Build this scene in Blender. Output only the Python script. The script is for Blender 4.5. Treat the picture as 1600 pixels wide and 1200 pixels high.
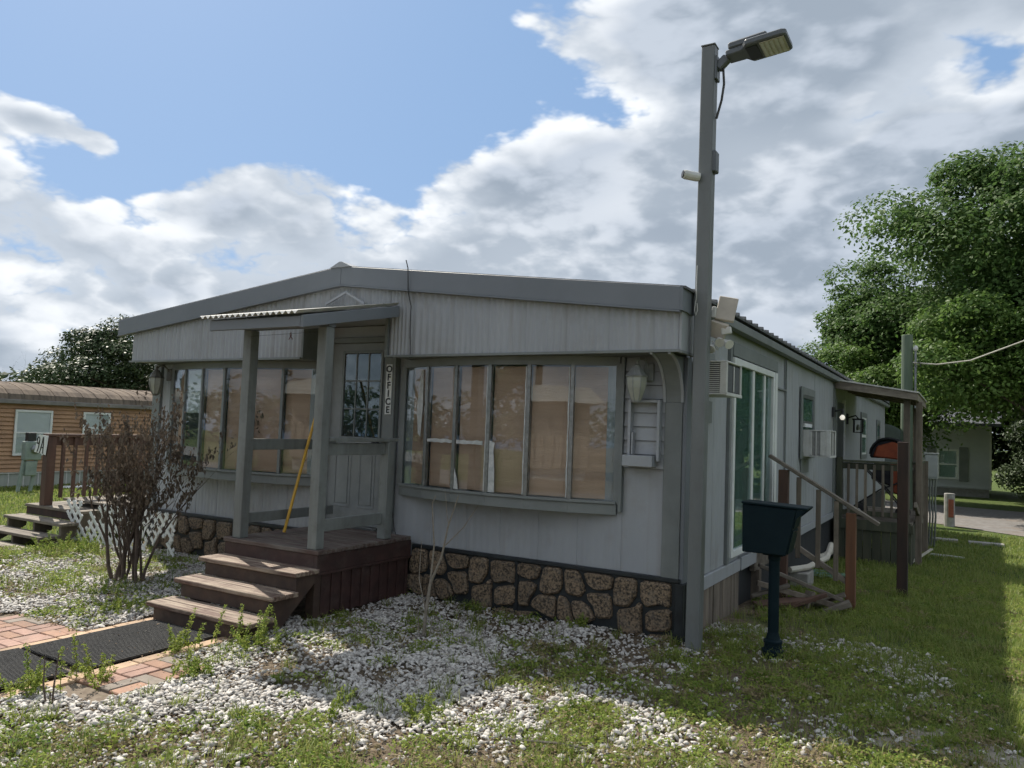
import bpy, math, random
import numpy as np
from mathutils import Vector, Matrix, noise as mnoise
random.seed(7); rng = np.random.default_rng(7)
scene = bpy.context.scene
for o in list(bpy.data.objects): bpy.data.objects.remove(o)
COL = scene.collection

# ---------------------------------------------------------------- camera
H = 1.55
cam = bpy.data.cameras.new('camera'); cam.sensor_width = 36.0; cam.lens = 36.0*1201/1600
cam.clip_start = 0.05; cam.clip_end = 2000
co = bpy.data.objects.new('camera', cam); COL.objects.link(co)
Rm = Matrix(((0.8616756543, -0.0025406389, 0.5074530638), (0.5060779839, -0.0694336131, -0.8596883433), (0.0374184574, 0.9975833911, -0.0585434925)))
co.matrix_world = Matrix.Translation((0, 0, H)) @ Rm.to_4x4()
scene.camera = co

# ---------------------------------------------------------------- light
SUN = Vector((-0.765, 0.38, 1.0)).normalized()
EL = math.asin(SUN.z); AZ = math.atan2(SUN.x, SUN.y)
sun = bpy.data.lights.new('sun', 'SUN'); sun.energy = 3.8; sun.angle = math.radians(0.6); sun.color = (1.0, 0.93, 0.82)
so = bpy.data.objects.new('sun', sun); COL.objects.link(so)
so.rotation_euler = SUN.to_track_quat('Z', 'Y').to_euler()
scene.view_settings.view_transform = 'Standard'; scene.view_settings.look = 'None'
scene.view_settings.exposure = 0.88; scene.view_settings.gamma = 1.0
scene.view_settings.use_curve_mapping = False

cy = scene.cycles
cy.max_bounces = 6; cy.diffuse_bounces = 3; cy.glossy_bounces = 3; cy.transmission_bounces = 2; cy.transparent_max_bounces = 12
cy.use_adaptive_sampling = True; cy.adaptive_threshold = 0.04; cy.caustics_reflective = False; cy.caustics_refractive = False
cy.sample_clamp_indirect = 6.0

def pixdir(px, py):
    v = Rm @ Vector((px-800, 600-py, -1201)); return v.normalized()

world = bpy.data.worlds.new('World'); scene.world = world; world.use_nodes = True
def build_world():
    nt = world.node_tree; N = nt.nodes; L = nt.links
    N.clear()
    out = N.new('ShaderNodeOutputWorld'); bg = N.new('ShaderNodeBackground'); bg.inputs[1].default_value = 0.1
    L.new(bg.outputs[0], out.inputs[0])
    sky = N.new('ShaderNodeTexSky'); sky.sky_type = 'NISHITA'; sky.sun_disc = False
    sky.sun_elevation = EL; sky.sun_rotation = AZ; sky.air_density = 1.0; sky.dust_density = 1.2; sky.ozone_density = 1.5
    tc = N.new('ShaderNodeTexCoord'); sep = N.new('ShaderNodeSeparateXYZ'); L.new(tc.outputs['Generated'], sep.inputs[0])
    def M(op, a, b=None, c=None, clamp=False):
        n = N.new('ShaderNodeMath'); n.operation = op; n.use_clamp = clamp
        for i, v in enumerate((a, b, c)):
            if v is None: continue
            if isinstance(v, (int, float)): n.inputs[i].default_value = v
            else: L.new(v, n.inputs[i])
        return n.outputs[0]
    def smooth(v, a, b):
        n = N.new('ShaderNodeMapRange'); n.interpolation_type = 'SMOOTHSTEP'
        L.new(v, n.inputs[0]); n.inputs[1].default_value = a; n.inputs[2].default_value = b
        return n.outputs[0]
    zc = M('ADD', M('MAXIMUM', sep.outputs[2], 0.0), 0.62)
    comb = N.new('ShaderNodeCombineXYZ')
    L.new(M('DIVIDE', sep.outputs[0], zc), comb.inputs[0]); L.new(M('DIVIDE', sep.outputs[1], zc), comb.inputs[1])
    L.new(M('MULTIPLY', sep.outputs[2], 1.6), comb.inputs[2])
    def noise(vec, scale, detail, rough=0.55, dist=0.0):
        n = N.new('ShaderNodeTexNoise'); n.inputs['Scale'].default_value = scale; n.inputs['Detail'].default_value = detail
        n.inputs['Roughness'].default_value = rough; n.inputs['Distortion'].default_value = dist
        L.new(vec, n.inputs['Vector']); return n.outputs['Fac']
    def off(vec, o):
        n = N.new('ShaderNodeVectorMath'); n.operation = 'ADD'; L.new(vec, n.inputs[0]); n.inputs[1].default_value = o; return n.outputs[0]
    def dens(vec, det=8):
        a = noise(vec, 3.3, det, 0.52, 0.20)
        b2 = noise(vec, 10.0, det-4, 0.55, 0.0)                     # billows: ridged noise
        r = M('ABSOLUTE', M('SUBTRACT', b2, 0.5))    # puffs
        return M('ADD', a, M('SUBTRACT', 0.035, M('MULTIPLY', r, -0.62)))
    base = off(comb.outputs[0], (3.17, 1.9, 0.4))
    D0 = dens(base); D1 = dens(off(base, (SUN.x*0.07, SUN.y*0.07, 0.06)), 5); DS = noise(base, 3.3, 3, 0.5, 0.20)
    # clear patches (negative) and cloud banks (positive): directions in the world, angular width by power
    blobs = [((60, -60), 30, -0.30), ((330, 60), 42, -0.34), ((640, 90), 60, -0.34), ((500, -260), 16, -0.22), ((985, 165), 300, -0.24), ((820, 120), 260, -0.10),
             ((600, 265), 500, -0.12), ((1560, 105), 500, -0.23), ((1345, 190), 1200, -0.20), ((1440, 130), 800, -0.12), ((1500, 300), 900, -0.08), ((540, 350), 900, -0.05), ((760, 330), 200, 0.05), ((1270, 520), 1300, -0.26), ((400, 400), 900, -0.10), ((300, 150), 300, -0.12),
             ((10, 172), 2400, 0.28), ((75, 185), 3500, 0.26), ((120, 205), 3500, 0.22), ((170, 226), 3500, 0.28), ((230, 175), 500, -0.14), ((60, 130), 600, -0.14), ((330, 265), 700, 0.12), ((745, 250), 260, 0.12), ((350, 300), 300, 0.16), ((480, 300), 300, 0.10), ((1150, 330), 10, 0.07), ((1330, 60), 12, 0.15), ((815, 15), 1200, .15), ((900, 70), 1200, .08)]
    cov = None
    for (p, pw, amp) in blobs:
        n = N.new('ShaderNodeVectorMath'); n.operation = 'DOT_PRODUCT'; L.new(tc.outputs['Generated'], n.inputs[0]); n.inputs[1].default_value = pixdir(*p)
        g = M('MULTIPLY', M('POWER', M('MAXIMUM', n.outputs['Value'], 0.0), pw*1.0), amp)
        cov = g if cov is None else M('ADD', cov, g)
    low = M('SUBTRACT', 1.0, smooth(sep.outputs[2], 0.29, 0.40)); cov = M('ADD', cov, M('MULTIPLY', low, 0.17))
    tot = M('ADD', D0, cov); tot1 = M('ADD', D1, cov)
    mask = smooth(tot, 0.43, 0.53)
    thick = smooth(M('ADD', M('MULTIPLY', tot, 0.35), M('MULTIPLY', M('ADD', DS, cov), 0.65)), 0.46, 0.68)
    lit = M('SUBTRACT', tot, tot1)                       # edge that faces the sun
    lit = smooth(lit, -0.10, 0.11)
    big = noise(base, 1.5, 3)
    grey = M('MULTIPLY', thick, M('ADD', 0.45, M('MULTIPLY', smooth(big, 0.38, 0.62), 0.75)), clamp=True)
    def mix(f, a, b):
        n = N.new('ShaderNodeMix'); n.data_type = 'RGBA'
        for s, v in ((n.inputs['Factor'], f), (n.inputs['A'], a), (n.inputs['B'], b)):
            if isinstance(v, tuple): s.default_value = (*v, 1)
            elif isinstance(v, float): s.default_value = v
            else: L.new(v, s)
        return n.outputs['Result']
    bright = mix(lit, (3.4, 3.75, 4.2), (5.7, 5.85, 6.0))
    dark = mix(lit, (2.0, 2.35, 2.8), (3.3, 3.65, 4.15))
    cloud = mix(grey, bright, dark)
    # hazy blue: the Nishita sky, thinned towards grey by humid air
    hz = N.new('ShaderNodeMix'); hz.data_type = 'RGBA'; hz.inputs['Factor'].default_value = 0.85
    L.new(sky.outputs[0], hz.inputs['A']); hz.inputs['B'].default_value = (1.35, 2.25, 3.70, 1)
    mask = M('MULTIPLY', mask, smooth(sep.outputs[2], -0.03, 0.01))
    res = mix(M('MULTIPLY', mask, 0.97), hz.outputs['Result'], cloud)
    L.new(res, bg.inputs[0])
build_world()
world.cycles.sampling_method = 'MANUAL'; world.cycles.sample_map_resolution = 512

# ---------------------------------------------------------------- materials
MATS = {}
def mat(name, c1, c2=None, rough=0.7, scale=6.0, bump=0.0, bscale=None, metal=0.0, stretch=None, dirt=None, dscale=1.5, damt=0.5, detail=6, spec=0.5, contrast=(0.35, 0.65), streak=False):
    if name in MATS: return MATS[name]
    m = bpy.data.materials.new(name); m.use_nodes = True; nt = m.node_tree; N = nt.nodes; L = nt.links
    b = N['Principled BSDF']; b.inputs['Roughness'].default_value = rough; b.inputs['Metallic'].default_value = metal
    b.inputs['Specular IOR Level'].default_value = spec
    g = N.new('ShaderNodeNewGeometry')
    mp = N.new('ShaderNodeMapping'); L.new(g.outputs['Position'], mp.inputs[0])
    if stretch: mp.inputs['Scale'].default_value = stretch
    c2 = c2 or tuple(x*0.8 for x in c1)
    n = N.new('ShaderNodeTexNoise'); n.inputs['Scale'].default_value = scale; n.inputs['Detail'].default_value = detail; n.inputs['Roughness'].default_value = 0.6
    L.new(mp.outputs[0], n.inputs['Vector'])
    mr = N.new('ShaderNodeMapRange'); mr.inputs[1].default_value = contrast[0]; mr.inputs[2].default_value = contrast[1]; L.new(n.outputs['Fac'], mr.inputs[0])
    mx = N.new('ShaderNodeMix'); mx.data_type = 'RGBA'; mx.inputs['A'].default_value = (*c1, 1); mx.inputs['B'].default_value = (*c2, 1)
    L.new(mr.outputs[0], mx.inputs['Factor']); col = mx.outputs['Result']
    if dirt:
        n2 = N.new('ShaderNodeTexNoise'); n2.inputs['Scale'].default_value = dscale; n2.inputs['Detail'].default_value = 8; n2.inputs['Roughness'].default_value = 0.7
        L.new(g.outputs['Position'], n2.inputs['Vector'])
        r2 = N.new('ShaderNodeMapRange'); r2.inputs[1].default_value = 0.5; r2.inputs[2].default_value = 0.72; r2.inputs[4].default_value = damt; L.new(n2.outputs['Fac'], r2.inputs[0])
        m2 = N.new('ShaderNodeMix'); m2.data_type = 'RGBA'; L.new(r2.outputs[0], m2.inputs['Factor']); L.new(col, m2.inputs['A']); m2.inputs['B'].default_value = (*dirt, 1)
        col = m2.outputs['Result']
    if streak:                                            # rain and rust streaks running down
        ms_ = N.new('ShaderNodeMapping'); ms_.inputs['Scale'].default_value = (9, 9, .45); L.new(g.outputs['Position'], ms_.inputs[0])
        n4 = N.new('ShaderNodeTexNoise'); n4.inputs['Scale'].default_value = 2.0; n4.inputs['Detail'].default_value = 5; L.new(ms_.outputs[0], n4.inputs['Vector'])
        r4 = N.new('ShaderNodeMapRange'); r4.inputs[1].default_value = .54; r4.inputs[2].default_value = .74; r4.inputs[4].default_value = .30; L.new(n4.outputs['Fac'], r4.inputs[0])
        m4 = N.new('ShaderNodeMix'); m4.data_type = 'RGBA'; L.new(r4.outputs[0], m4.inputs['Factor']); L.new(col, m4.inputs['A']); m4.inputs['B'].default_value = (0.23, 0.21, 0.185, 1); col = m4.outputs['Result']
    L.new(col, b.inputs['Base Color'])
    if bump:
        n3 = N.new('ShaderNodeTexNoise'); n3.inputs['Scale'].default_value = bscale or scale*2; n3.inputs['Detail'].default_value = 4
        L.new(mp.outputs[0], n3.inputs['Vector'])
        bp = N.new('ShaderNodeBump'); bp.inputs['Strength'].default_value = 1.0; bp.inputs['Distance'].default_value = bump
        L.new(n3.outputs['Fac'], bp.inputs['Height']); L.new(bp.outputs[0], b.inputs['Normal'])
    MATS[name] = m
    return m
def per_object(m, lo=0.75, hi=1.2):
    """each object keeps its own tint of the base colour"""
    nt = m.node_tree; N = nt.nodes; L = nt.links; b = N['Principled BSDF']
    src = b.inputs['Base Color'].links[0].from_socket
    oi = N.new('ShaderNodeObjectInfo'); mr = N.new('ShaderNodeMapRange'); mr.inputs[3].default_value = lo; mr.inputs[4].default_value = hi
    L.new(oi.outputs['Random'], mr.inputs[0])
    vm = N.new('ShaderNodeVectorMath'); vm.operation = 'SCALE'; L.new(src, vm.inputs[0]); L.new(mr.outputs[0], vm.inputs['Scale'])
    L.new(vm.outputs[0], b.inputs['Base Color']); return m
def leafmat(name, c1, c2, c3=None, trans=0.35, scale=1.2, rough=0.5):
    m = bpy.data.materials.new(name); m.use_nodes = True; nt = m.node_tree; N = nt.nodes; L = nt.links
    b = N['Principled BSDF']; b.inputs['Roughness'].default_value = rough; b.inputs['Specular IOR Level'].default_value = 0.22
    g = N.new('ShaderNodeNewGeometry')
    n = N.new('ShaderNodeTexNoise'); n.inputs['Scale'].default_value = scale; n.inputs['Detail'].default_value = 3; L.new(g.outputs['Position'], n.inputs['Vector'])
    cr = N.new('ShaderNodeValToRGB'); cr.color_ramp.elements[0].position = 0.35; cr.color_ramp.elements[0].color = (*c1, 1)
    cr.color_ramp.elements[1].position = 0.65; cr.color_ramp.elements[1].color = (*c2, 1)
    L.new(n.outputs['Fac'], cr.inputs[0])
    col = cr.outputs[0]
    mx = N.new('ShaderNodeMix'); mx.data_type = 'RGBA'; L.new(g.outputs['Random Per Island'], mx.inputs['Factor']); L.new(col, mx.inputs['A'])
    mx.inputs['B'].default_value = (*(c3 or c2), 1); col = mx.outputs['Result']
    L.new(col, b.inputs['Base Color'])
    t = N.new('ShaderNodeBsdfTranslucent'); L.new(col, t.inputs[0])
    ms = N.new('ShaderNodeMixShader'); ms.inputs[0].default_value = trans
    L.new(b.outputs[0], ms.inputs[1]); L.new(t.outputs[0], ms.inputs[2]); L.new(ms.outputs[0], N['Material Output'].inputs[0])
    return m
def glassmat(name, tint=(0.9, 0.93, 0.93), refl=0.045):
    m = bpy.data.materials.new(name); m.use_nodes = True; nt = m.node_tree; N = nt.nodes; L = nt.links; N.remove(N['Principled BSDF'])
    tr = N.new('ShaderNodeBsdfTransparent'); tr.inputs[0].default_value = (*tint, 1)
    gl = N.new('ShaderNodeBsdfGlossy'); gl.inputs['Roughness'].default_value = 0.015; gl.inputs[0].default_value = (0.9, 0.95, 1, 1)
    lw = N.new('ShaderNodeLayerWeight'); lw.inputs[0].default_value = 0.5
    pw_ = N.new('ShaderNodeMath'); pw_.operation = 'POWER'; L.new(lw.outputs['Facing'], pw_.inputs[0]); pw_.inputs[1].default_value = 3.0
    fr = N.new('ShaderNodeMath'); fr.operation = 'MULTIPLY_ADD'; L.new(pw_.outputs[0], fr.inputs[0]); fr.inputs[1].default_value = 0.4; fr.inputs[2].default_value = refl
    g = N.new('ShaderNodeNewGeometry'); n = N.new('ShaderNodeTexNoise'); n.inputs['Scale'].default_value = 3.0; n.inputs['Detail'].default_value = 1
    L.new(g.outputs['Position'], n.inputs['Vector']); bp = N.new('ShaderNodeBump'); bp.inputs['Distance'].default_value = 0.0004; L.new(n.outputs['Fac'], bp.inputs['Height'])
    L.new(bp.outputs[0], gl.inputs['Normal'])
    ms = N.new('ShaderNodeMixShader'); L.new(fr.outputs[0], ms.inputs[0]); L.new(tr.outputs[0], ms.inputs[1]); L.new(gl.outputs[0], ms.inputs[2])
    L.new(ms.outputs[0], N['Material Output'].inputs[0]); return m

SID = mat('siding_paint', (0.335, 0.35, 0.37), (0.30, 0.315, 0.335), 0.55, 3.0, 0.012, 4.0, dirt=(0.23, 0.22, 0.20), dscale=2.2, damt=0.45, stretch=(1, 1, 0.35), streak=True)
TRIM = mat('trim_paint', (0.19, 0.205, 0.20), (0.155, 0.17, 0.168), 0.55, 4.0, 0.0015, 30, dirt=(0.11, 0.115, 0.11), dscale=3, damt=0.4)
FASC = mat('fascia_paint', (0.165, 0.18, 0.20), (0.145, 0.16, 0.178), 0.5, 2.0, 0.001, 8)
POSTM = mat('post_paint', (0.20, 0.215, 0.205), (0.14, 0.15, 0.145), 0.65, 9.0, 0.003, 22, stretch=(1, 1, 0.12), dirt=(0.09, 0.09, 0.08), dscale=9, damt=0.5)
DECKR = mat('deck_red', (0.062, 0.030, 0.026), (0.035, 0.018, 0.016), 0.6, 8.0, 0.003, 25, dirt=(0.12, 0.10, 0.085), dscale=7, damt=0.35)
DECKT = mat('deck_worn', (0.075, 0.042, 0.035), (0.17, 0.15, 0.13), 0.75, 24.0, 0.004, 30, stretch=(0.12, 1, 1), dirt=(0.05, 0.03, 0.028), dscale=5, damt=0.6)
TREAD = mat('tread_worn', (0.31, 0.25, 0.19), (0.10, 0.055, 0.042), 0.8, 34.0, 0.008, 50, stretch=(0.06, 1, 1), dirt=(0.07, 0.03, 0.022), dscale=4.5, damt=0.95, contrast=(0.40, 0.62))
RISER = mat('riser_brown', (0.075, 0.045, 0.032), (0.045, 0.028, 0.022), 0.7, 8, 0.003, 20, dirt=(0.13, 0.11, 0.08), dscale=6, damt=0.3)
WOODG = mat('wood_grey', (0.21, 0.175, 0.135), (0.11, 0.09, 0.07), 0.85, 12, 0.004, 30, stretch=(1, 1, 0.1), dirt=(0.07, 0.06, 0.045), dscale=6, damt=0.5)
WOODH = mat('wood_grey_flat', (0.23, 0.20, 0.16), (0.12, 0.10, 0.08), 0.85, 12, 0.004, 30, stretch=(0.15, 1, 1), dirt=(0.07, 0.06, 0.045), dscale=6, damt=0.5)
WOODR = mat('wood_red', (0.20, 0.085, 0.04), (0.13, 0.06, 0.032), 0.75, 10, 0.003, 24, stretch=(1, 1, 0.12))
WOODD = mat('wood_dark', (0.055, 0.030, 0.022), (0.03, 0.02, 0.016), 0.8, 12, 0.003, 24, stretch=(1, 1, 0.12))
WOODN = mat('wood_brown', (0.115, 0.062, 0.042), (0.07, 0.04, 0.03), 0.75, 10, 0.003, 24, stretch=(1, 1, 0.12))
WOODM = mat('wood_mossy', (0.085, 0.085, 0.055), (0.045, 0.052, 0.035), 0.85, 10, 0.003, 20, stretch=(1, 1, 0.15))
per_object(WOODG); per_object(WOODH); per_object(WOODM)
SKIRT = mat('skirt_black', (0.018, 0.024, 0.028), (0.010, 0.013, 0.016), 0.5, 10, 0.004, 25)
STONE = mat('stone_speckled', (0.25, 0.18, 0.115), (0.030, 0.024, 0.019), 0.75, 60, 0.012, 50, detail=4, contrast=(0.40, 0.62), dirt=(0.15, 0.13, 0.105), dscale=9, damt=0.75)
per_object(STONE, 0.8, 1.15)
WHITE = mat('white_plastic', (0.62, 0.62, 0.60), (0.52, 0.52, 0.49), 0.5, 6, dirt=(0.3, 0.28, 0.24), dscale=8, damt=0.4)
WHITEV = mat('white_vinyl', (0.72, 0.73, 0.72), (0.62, 0.64, 0.62), 0.45, 6)
BEIGE = mat('beige_plastic', (0.46, 0.41, 0.34), (0.36, 0.32, 0.27), 0.55, 6)
BLACK = mat('black_plastic', (0.015, 0.016, 0.018), (0.025, 0.026, 0.028), 0.5, 6)
BOXM = mat('mailbox_paint', (0.006, 0.014, 0.019), (0.008, 0.018, 0.023), 0.55, 6, 0.0008, 60, spec=0.08)
POLE = mat('pole_steel', (0.155, 0.165, 0.165), (0.125, 0.135, 0.137), 0.5, 5, 0.001, 20, stretch=(1, 1, 0.2), dirt=(0.10, 0.10, 0.095), dscale=5, damt=0.5)
LEDG = mat('lamp_body', (0.10, 0.11, 0.12), (0.08, 0.09, 0.10), 0.45, 6)
LENS = mat('lamp_lens', (0.55, 0.52, 0.42), (0.40, 0.38, 0.30), 0.3, 40)
ALU = mat('aluminium', (0.26, 0.27, 0.27), (0.18, 0.19, 0.19), 0.35, 30, metal=0.6, dirt=(0.12, 0.12, 0.12), dscale=14, damt=0.6)
SHADE = mat('blind_brown', (0.56, 0.365, 0.265), (0.46, 0.29, 0.205), 0.8, 3.0, 0.003, 60, stretch=(0.2, 0.2, 4), dirt=(0.30, 0.19, 0.13), dscale=1.6, damt=0.5)
CURT = mat('curtain_green', (0.20, 0.27, 0.24), (0.13, 0.19, 0.17), 0.8, 3, stretch=(3, 3, 0.1))
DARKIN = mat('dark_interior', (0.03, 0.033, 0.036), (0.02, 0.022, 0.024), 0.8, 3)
GLASS = glassmat('window_glass'); GLASS2 = glassmat('door_glass', (0.82, 0.9, 0.88), 0.08)
FROST = mat('lantern_glass', (0.36, 0.37, 0.32), (0.30, 0.31, 0.27), 0.25, 6)
BRONZE = mat('lantern_metal', (0.10, 0.095, 0.08), (0.16, 0.16, 0.145), 0.55, 20)
GREYMET = mat('lantern_grey', (0.26, 0.27, 0.265), (0.2, 0.21, 0.21), 0.5, 20)
YELL = mat('yellow_paint', (0.62, 0.36, 0.03), (0.5, 0.28, 0.03), 0.5, 10)
RUBBER = mat('rubber', (0.022, 0.023, 0.024), (0.04, 0.04, 0.04), 0.85, 8, 0.003, 60, dirt=(0.10, 0.10, 0.09), dscale=30, damt=0.5)
ROOFM = mat('roof_metal', (0.10, 0.105, 0.11), (0.07, 0.075, 0.08), 0.5, 3)
CORR = mat('corrugated_sheet', (0.55, 0.54, 0.50), (0.42, 0.41, 0.38), 0.45, 6, dirt=(0.25, 0.24, 0.2), dscale=3, damt=0.5)
ORANGE = mat('siding_orange', (0.42, 0.245, 0.135), (0.35, 0.20, 0.11), 0.6, 3, dirt=(0.17, 0.10, 0.06), dscale=2, damt=0.6)
TROOF = mat('trailer_roof', (0.20, 0.16, 0.125), (0.11, 0.09, 0.075), 0.92, 2.2, 0.004, 4, stretch=(0.3, 4.0, 1), dirt=(0.10, 0.08, 0.065), dscale=1.6, damt=0.7, spec=0.1)
PVC = mat('pipe_white', (0.55, 0.52, 0.44), (0.45, 0.42, 0.35), 0.5, 6)
BARK = mat('bark', (0.075, 0.06, 0.045), (0.045, 0.036, 0.028), 0.9, 12, 0.01, 16, stretch=(1, 1, 0.3))
BARKD = mat('bark_dead', (0.115, 0.085, 0.065), (0.065, 0.048, 0.038), 0.9, 20, 0.002, 40)
BARKP = mat('bark_pale', (0.26, 0.23, 0.19), (0.16, 0.14, 0.11), 0.9, 30)
CONC = mat('concrete', (0.34, 0.33, 0.30), (0.25, 0.24, 0.22), 0.9, 10, 0.003, 30)
GREENP = mat('pole_green', (0.125, 0.165, 0.115), (0.09, 0.125, 0.088), 0.85, 9, 0.003, 20, stretch=(1, 1, 0.1))
VINYLG = mat('vinyl_grey', (0.50, 0.52, 0.53), (0.45, 0.47, 0.48), 0.6, 2)

# ---------------------------------------------------------------- mesh helpers
def woff(p):
    v = Vector((0, 0, 0))
    while p is not None: v += p.location; p = p.parent
    return v
def mesh_obj(name, verts, faces, m, parent=None, smooth=False, bevel=0.0, mats=None):
    off = woff(parent)
    me = bpy.data.meshes.new(name)
    me.from_pydata([tuple(Vector(v)-off) for v in verts], [], faces); me.update()
    if m: me.materials.append(m)
    if smooth:
        for p in me.polygons: p.use_smooth = True
    o = bpy.data.objects.new(name, me); COL.objects.link(o)
    if parent: o.parent = parent
    if bevel:
        b = o.modifiers.new('bevel', 'BEVEL'); b.width = bevel; b.segments = 1; b.limit_method = 'ANGLE'
    return o
def big_mesh(name, V, F, m, parent=None, smooth=False):
    """V (n,3) array, F (m,k) array with k = 3 or 4"""
    me = bpy.data.meshes.new(name); V = np.asarray(V, dtype=np.float32) - np.array(woff(parent), dtype=np.float32); F = np.asarray(F, dtype=np.int32)
    k = F.shape[1]
    me.vertices.add(len(V)); me.vertices.foreach_set('co', V.ravel())
    me.loops.add(F.size); me.loops.foreach_set('vertex_index', F.ravel())
    me.polygons.add(len(F)); me.polygons.foreach_set('loop_start', np.arange(0, F.size, k, dtype=np.int32)); me.polygons.foreach_set('loop_total', np.full(len(F), k, dtype=np.int32))
    if smooth: me.polygons.foreach_set('use_smooth', np.ones(len(F), dtype=bool))
    me.update(calc_edges=True); me.materials.append(m)
    o = bpy.data.objects.new(name, me); COL.objects.link(o)
    if parent: o.parent = parent
    return o
class MB:
    def __init__(s): s.v = []; s.f = []
    def add(s, v, f):
        n = len(s.v); s.v += [tuple(x) for x in v]; s.f += [tuple(i+n for i in q) for q in f]; return s
    def box(s, x0, x1, y0, y1, z0, z1):
        return s.add([(x0,y0,z0),(x1,y0,z0),(x1,y1,z0),(x0,y1,z0),(x0,y0,z1),(x1,y0,z1),(x1,y1,z1),(x0,y1,z1)],
              [(0,3,2,1),(4,5,6,7),(0,1,5,4),(1,2,6,5),(2,3,7,6),(3,0,4,7)])
    def beam(s, p, q, w, h, up=(0, 0, 1)):
        p, q = Vector(p), Vector(q); d = (q-p).normalized(); u = Vector(up); sd = d.cross(u)
        if sd.length < 1e-4: u = Vector((0, 1, 0)); sd = d.cross(u)
        sd.normalize(); u = sd.cross(d).normalized()
        vs = []
        for e in (p, q):
            for a, b in ((-1,-1),(1,-1),(1,1),(-1,1)): vs.append(e + sd*a*w/2 + u*b*h/2)
        return s.add(vs, [(0,1,2,3),(7,6,5,4),(0,4,5,1),(1,5,6,2),(2,6,7,3),(3,7,4,0)])
    def tube(s, pts, r, n=6, cap=True):
        pts = [Vector(p) for p in pts]; rs = r if isinstance(r, (list, tuple)) else [r]*len(pts)
        base = len(s.v); prev = None
        for i, p in enumerate(pts):
            d = (pts[min(i+1, len(pts)-1)] - pts[max(i-1, 0)]).normalized()
            a = prev if prev is not None else (Vector((0, 0, 1)) if abs(d.z) < 0.9 else Vector((1, 0, 0)))
            sd = d.cross(a).normalized(); a2 = sd.cross(d).normalized(); prev = a2
            for k in range(n):
                t = 2*math.pi*k/n; s.v.append(tuple(p + (sd*math.cos(t) + a2*math.sin(t))*rs[i]))
        for i in range(len(pts)-1):
            for k in range(n):
                a = base+i*n+k; b = base+i*n+(k+1) % n; s.f.append((a, a+n, b+n, b))
        if cap:
            s.f.append(tuple(base+k for k in range(n))); s.f.append(tuple(base+(len(pts)-1)*n+k for k in reversed(range(n))))
        return s
    def lathe(s, c, prof, n=12, axis=(0, 0, 1)):
        ax = Vector(axis).normalized(); pts = [Vector(c)+ax*h for r, h in prof]; base = len(s.v)
        a = Vector((1, 0, 0)) if abs(ax.x) < 0.9 else Vector((0, 1, 0)); u = ax.cross(a).normalized(); w = ax.cross(u).normalized()
        for (r, h), p in zip(prof, pts):
            for k in range(n):
                t = 2*math.pi*k/n; s.v.append(tuple(p+(u*math.cos(t)+w*math.sin(t))*max(r, 1e-4)))
        for i in range(len(prof)-1):
            for k in range(n):
                q = base+i*n+k; b = base+i*n+(k+1) % n; s.f.append((q, b, b+n, q+n))
        s.f.append(tuple(base+k for k in reversed(range(n)))); s.f.append(tuple(base+(len(prof)-1)*n+k for k in range(n)))
        return s
    def prism(s, poly, vec):
        n = len(poly); v = [Vector(p) for p in poly]; vec = Vector(vec)
        return s.add(v+[p+vec for p in v], [tuple(reversed(range(n))), tuple(range(n, 2*n))]+[(i, (i+1) % n, (i+1) % n+n, i+n) for i in range(n)])
    def build(s, name, m, parent=None, bevel=0.0, smooth=False, **kw):
        o = mesh_obj(name, s.v, s.f, m, parent, smooth, bevel)
        for k, v in kw.items(): o[k] = v
        return o
def thing(name, label, cat, loc=(0, 0, 0), group=None):
    o = bpy.data.objects.new(name, None); COL.objects.link(o); o.location = loc; o.empty_display_size = 0.2
    o['label'] = label; o['category'] = cat
    if group: o['group'] = group
    return o
def tag(o, label, cat, group=None):
    o['label'] = label; o['category'] = cat
    if group: o['group'] = group
    return o
def box(name, m, parent, x0, x1, y0, y1, z0, z1, bevel=0.0): return MB().box(x0, x1, y0, y1, z0, z1).build(name, m, parent, bevel)
def text_mesh(txt, size, depth, m, parent, origin, xaxis, yaxis, shear=0.0, name='letter', align='CENTER', bold=0.0):
    cu = bpy.data.curves.new('txt', 'FONT'); cu.body = txt; cu.size = size; cu.extrude = depth; cu.align_x = align; cu.align_y = 'CENTER'; cu.shear = shear; cu.offset = bold
    o = bpy.data.objects.new('txt', cu); COL.objects.link(o)
    dg = bpy.context.evaluated_depsgraph_get(); me = bpy.data.meshes.new_from_object(o.evaluated_get(dg))
    bpy.data.objects.remove(o); bpy.data.curves.remove(cu)
    X = Vector(xaxis).normalized(); Z = X.cross(Vector(yaxis)).normalized(); Y = Z.cross(X)
    Mx = Matrix((X, Y, Z)).transposed().to_4x4(); Mx.translation = Vector(origin)-woff(parent)
    me.transform(Mx); me.materials.clear(); me.materials.append(m)
    q = bpy.data.objects.new(name, me); COL.objects.link(q); q.parent = parent; return q
def sm(t, a, b):
    t = np.clip((np.asarray(t, float)-a)/(b-a), 0, 1); return t*t*(3-2*t)
_perm = rng.random((64, 64, 8))
def vnoise(x, y, k=0):
    x = np.asarray(x, float); y = np.asarray(y, float); xi = np.floor(x).astype(int); yi = np.floor(y).astype(int); fx = x-xi; fy = y-yi
    fx = fx*fx*(3-2*fx); fy = fy*fy*(3-2*fy); P = _perm[:, :, k]
    a = P[xi % 64, yi % 64]; b = P[(xi+1) % 64, yi % 64]; c = P[xi % 64, (yi+1) % 64]; d = P[(xi+1) % 64, (yi+1) % 64]
    return (a*(1-fx)+b*fx)*(1-fy)+(c*(1-fx)+d*fx)*fy
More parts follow.
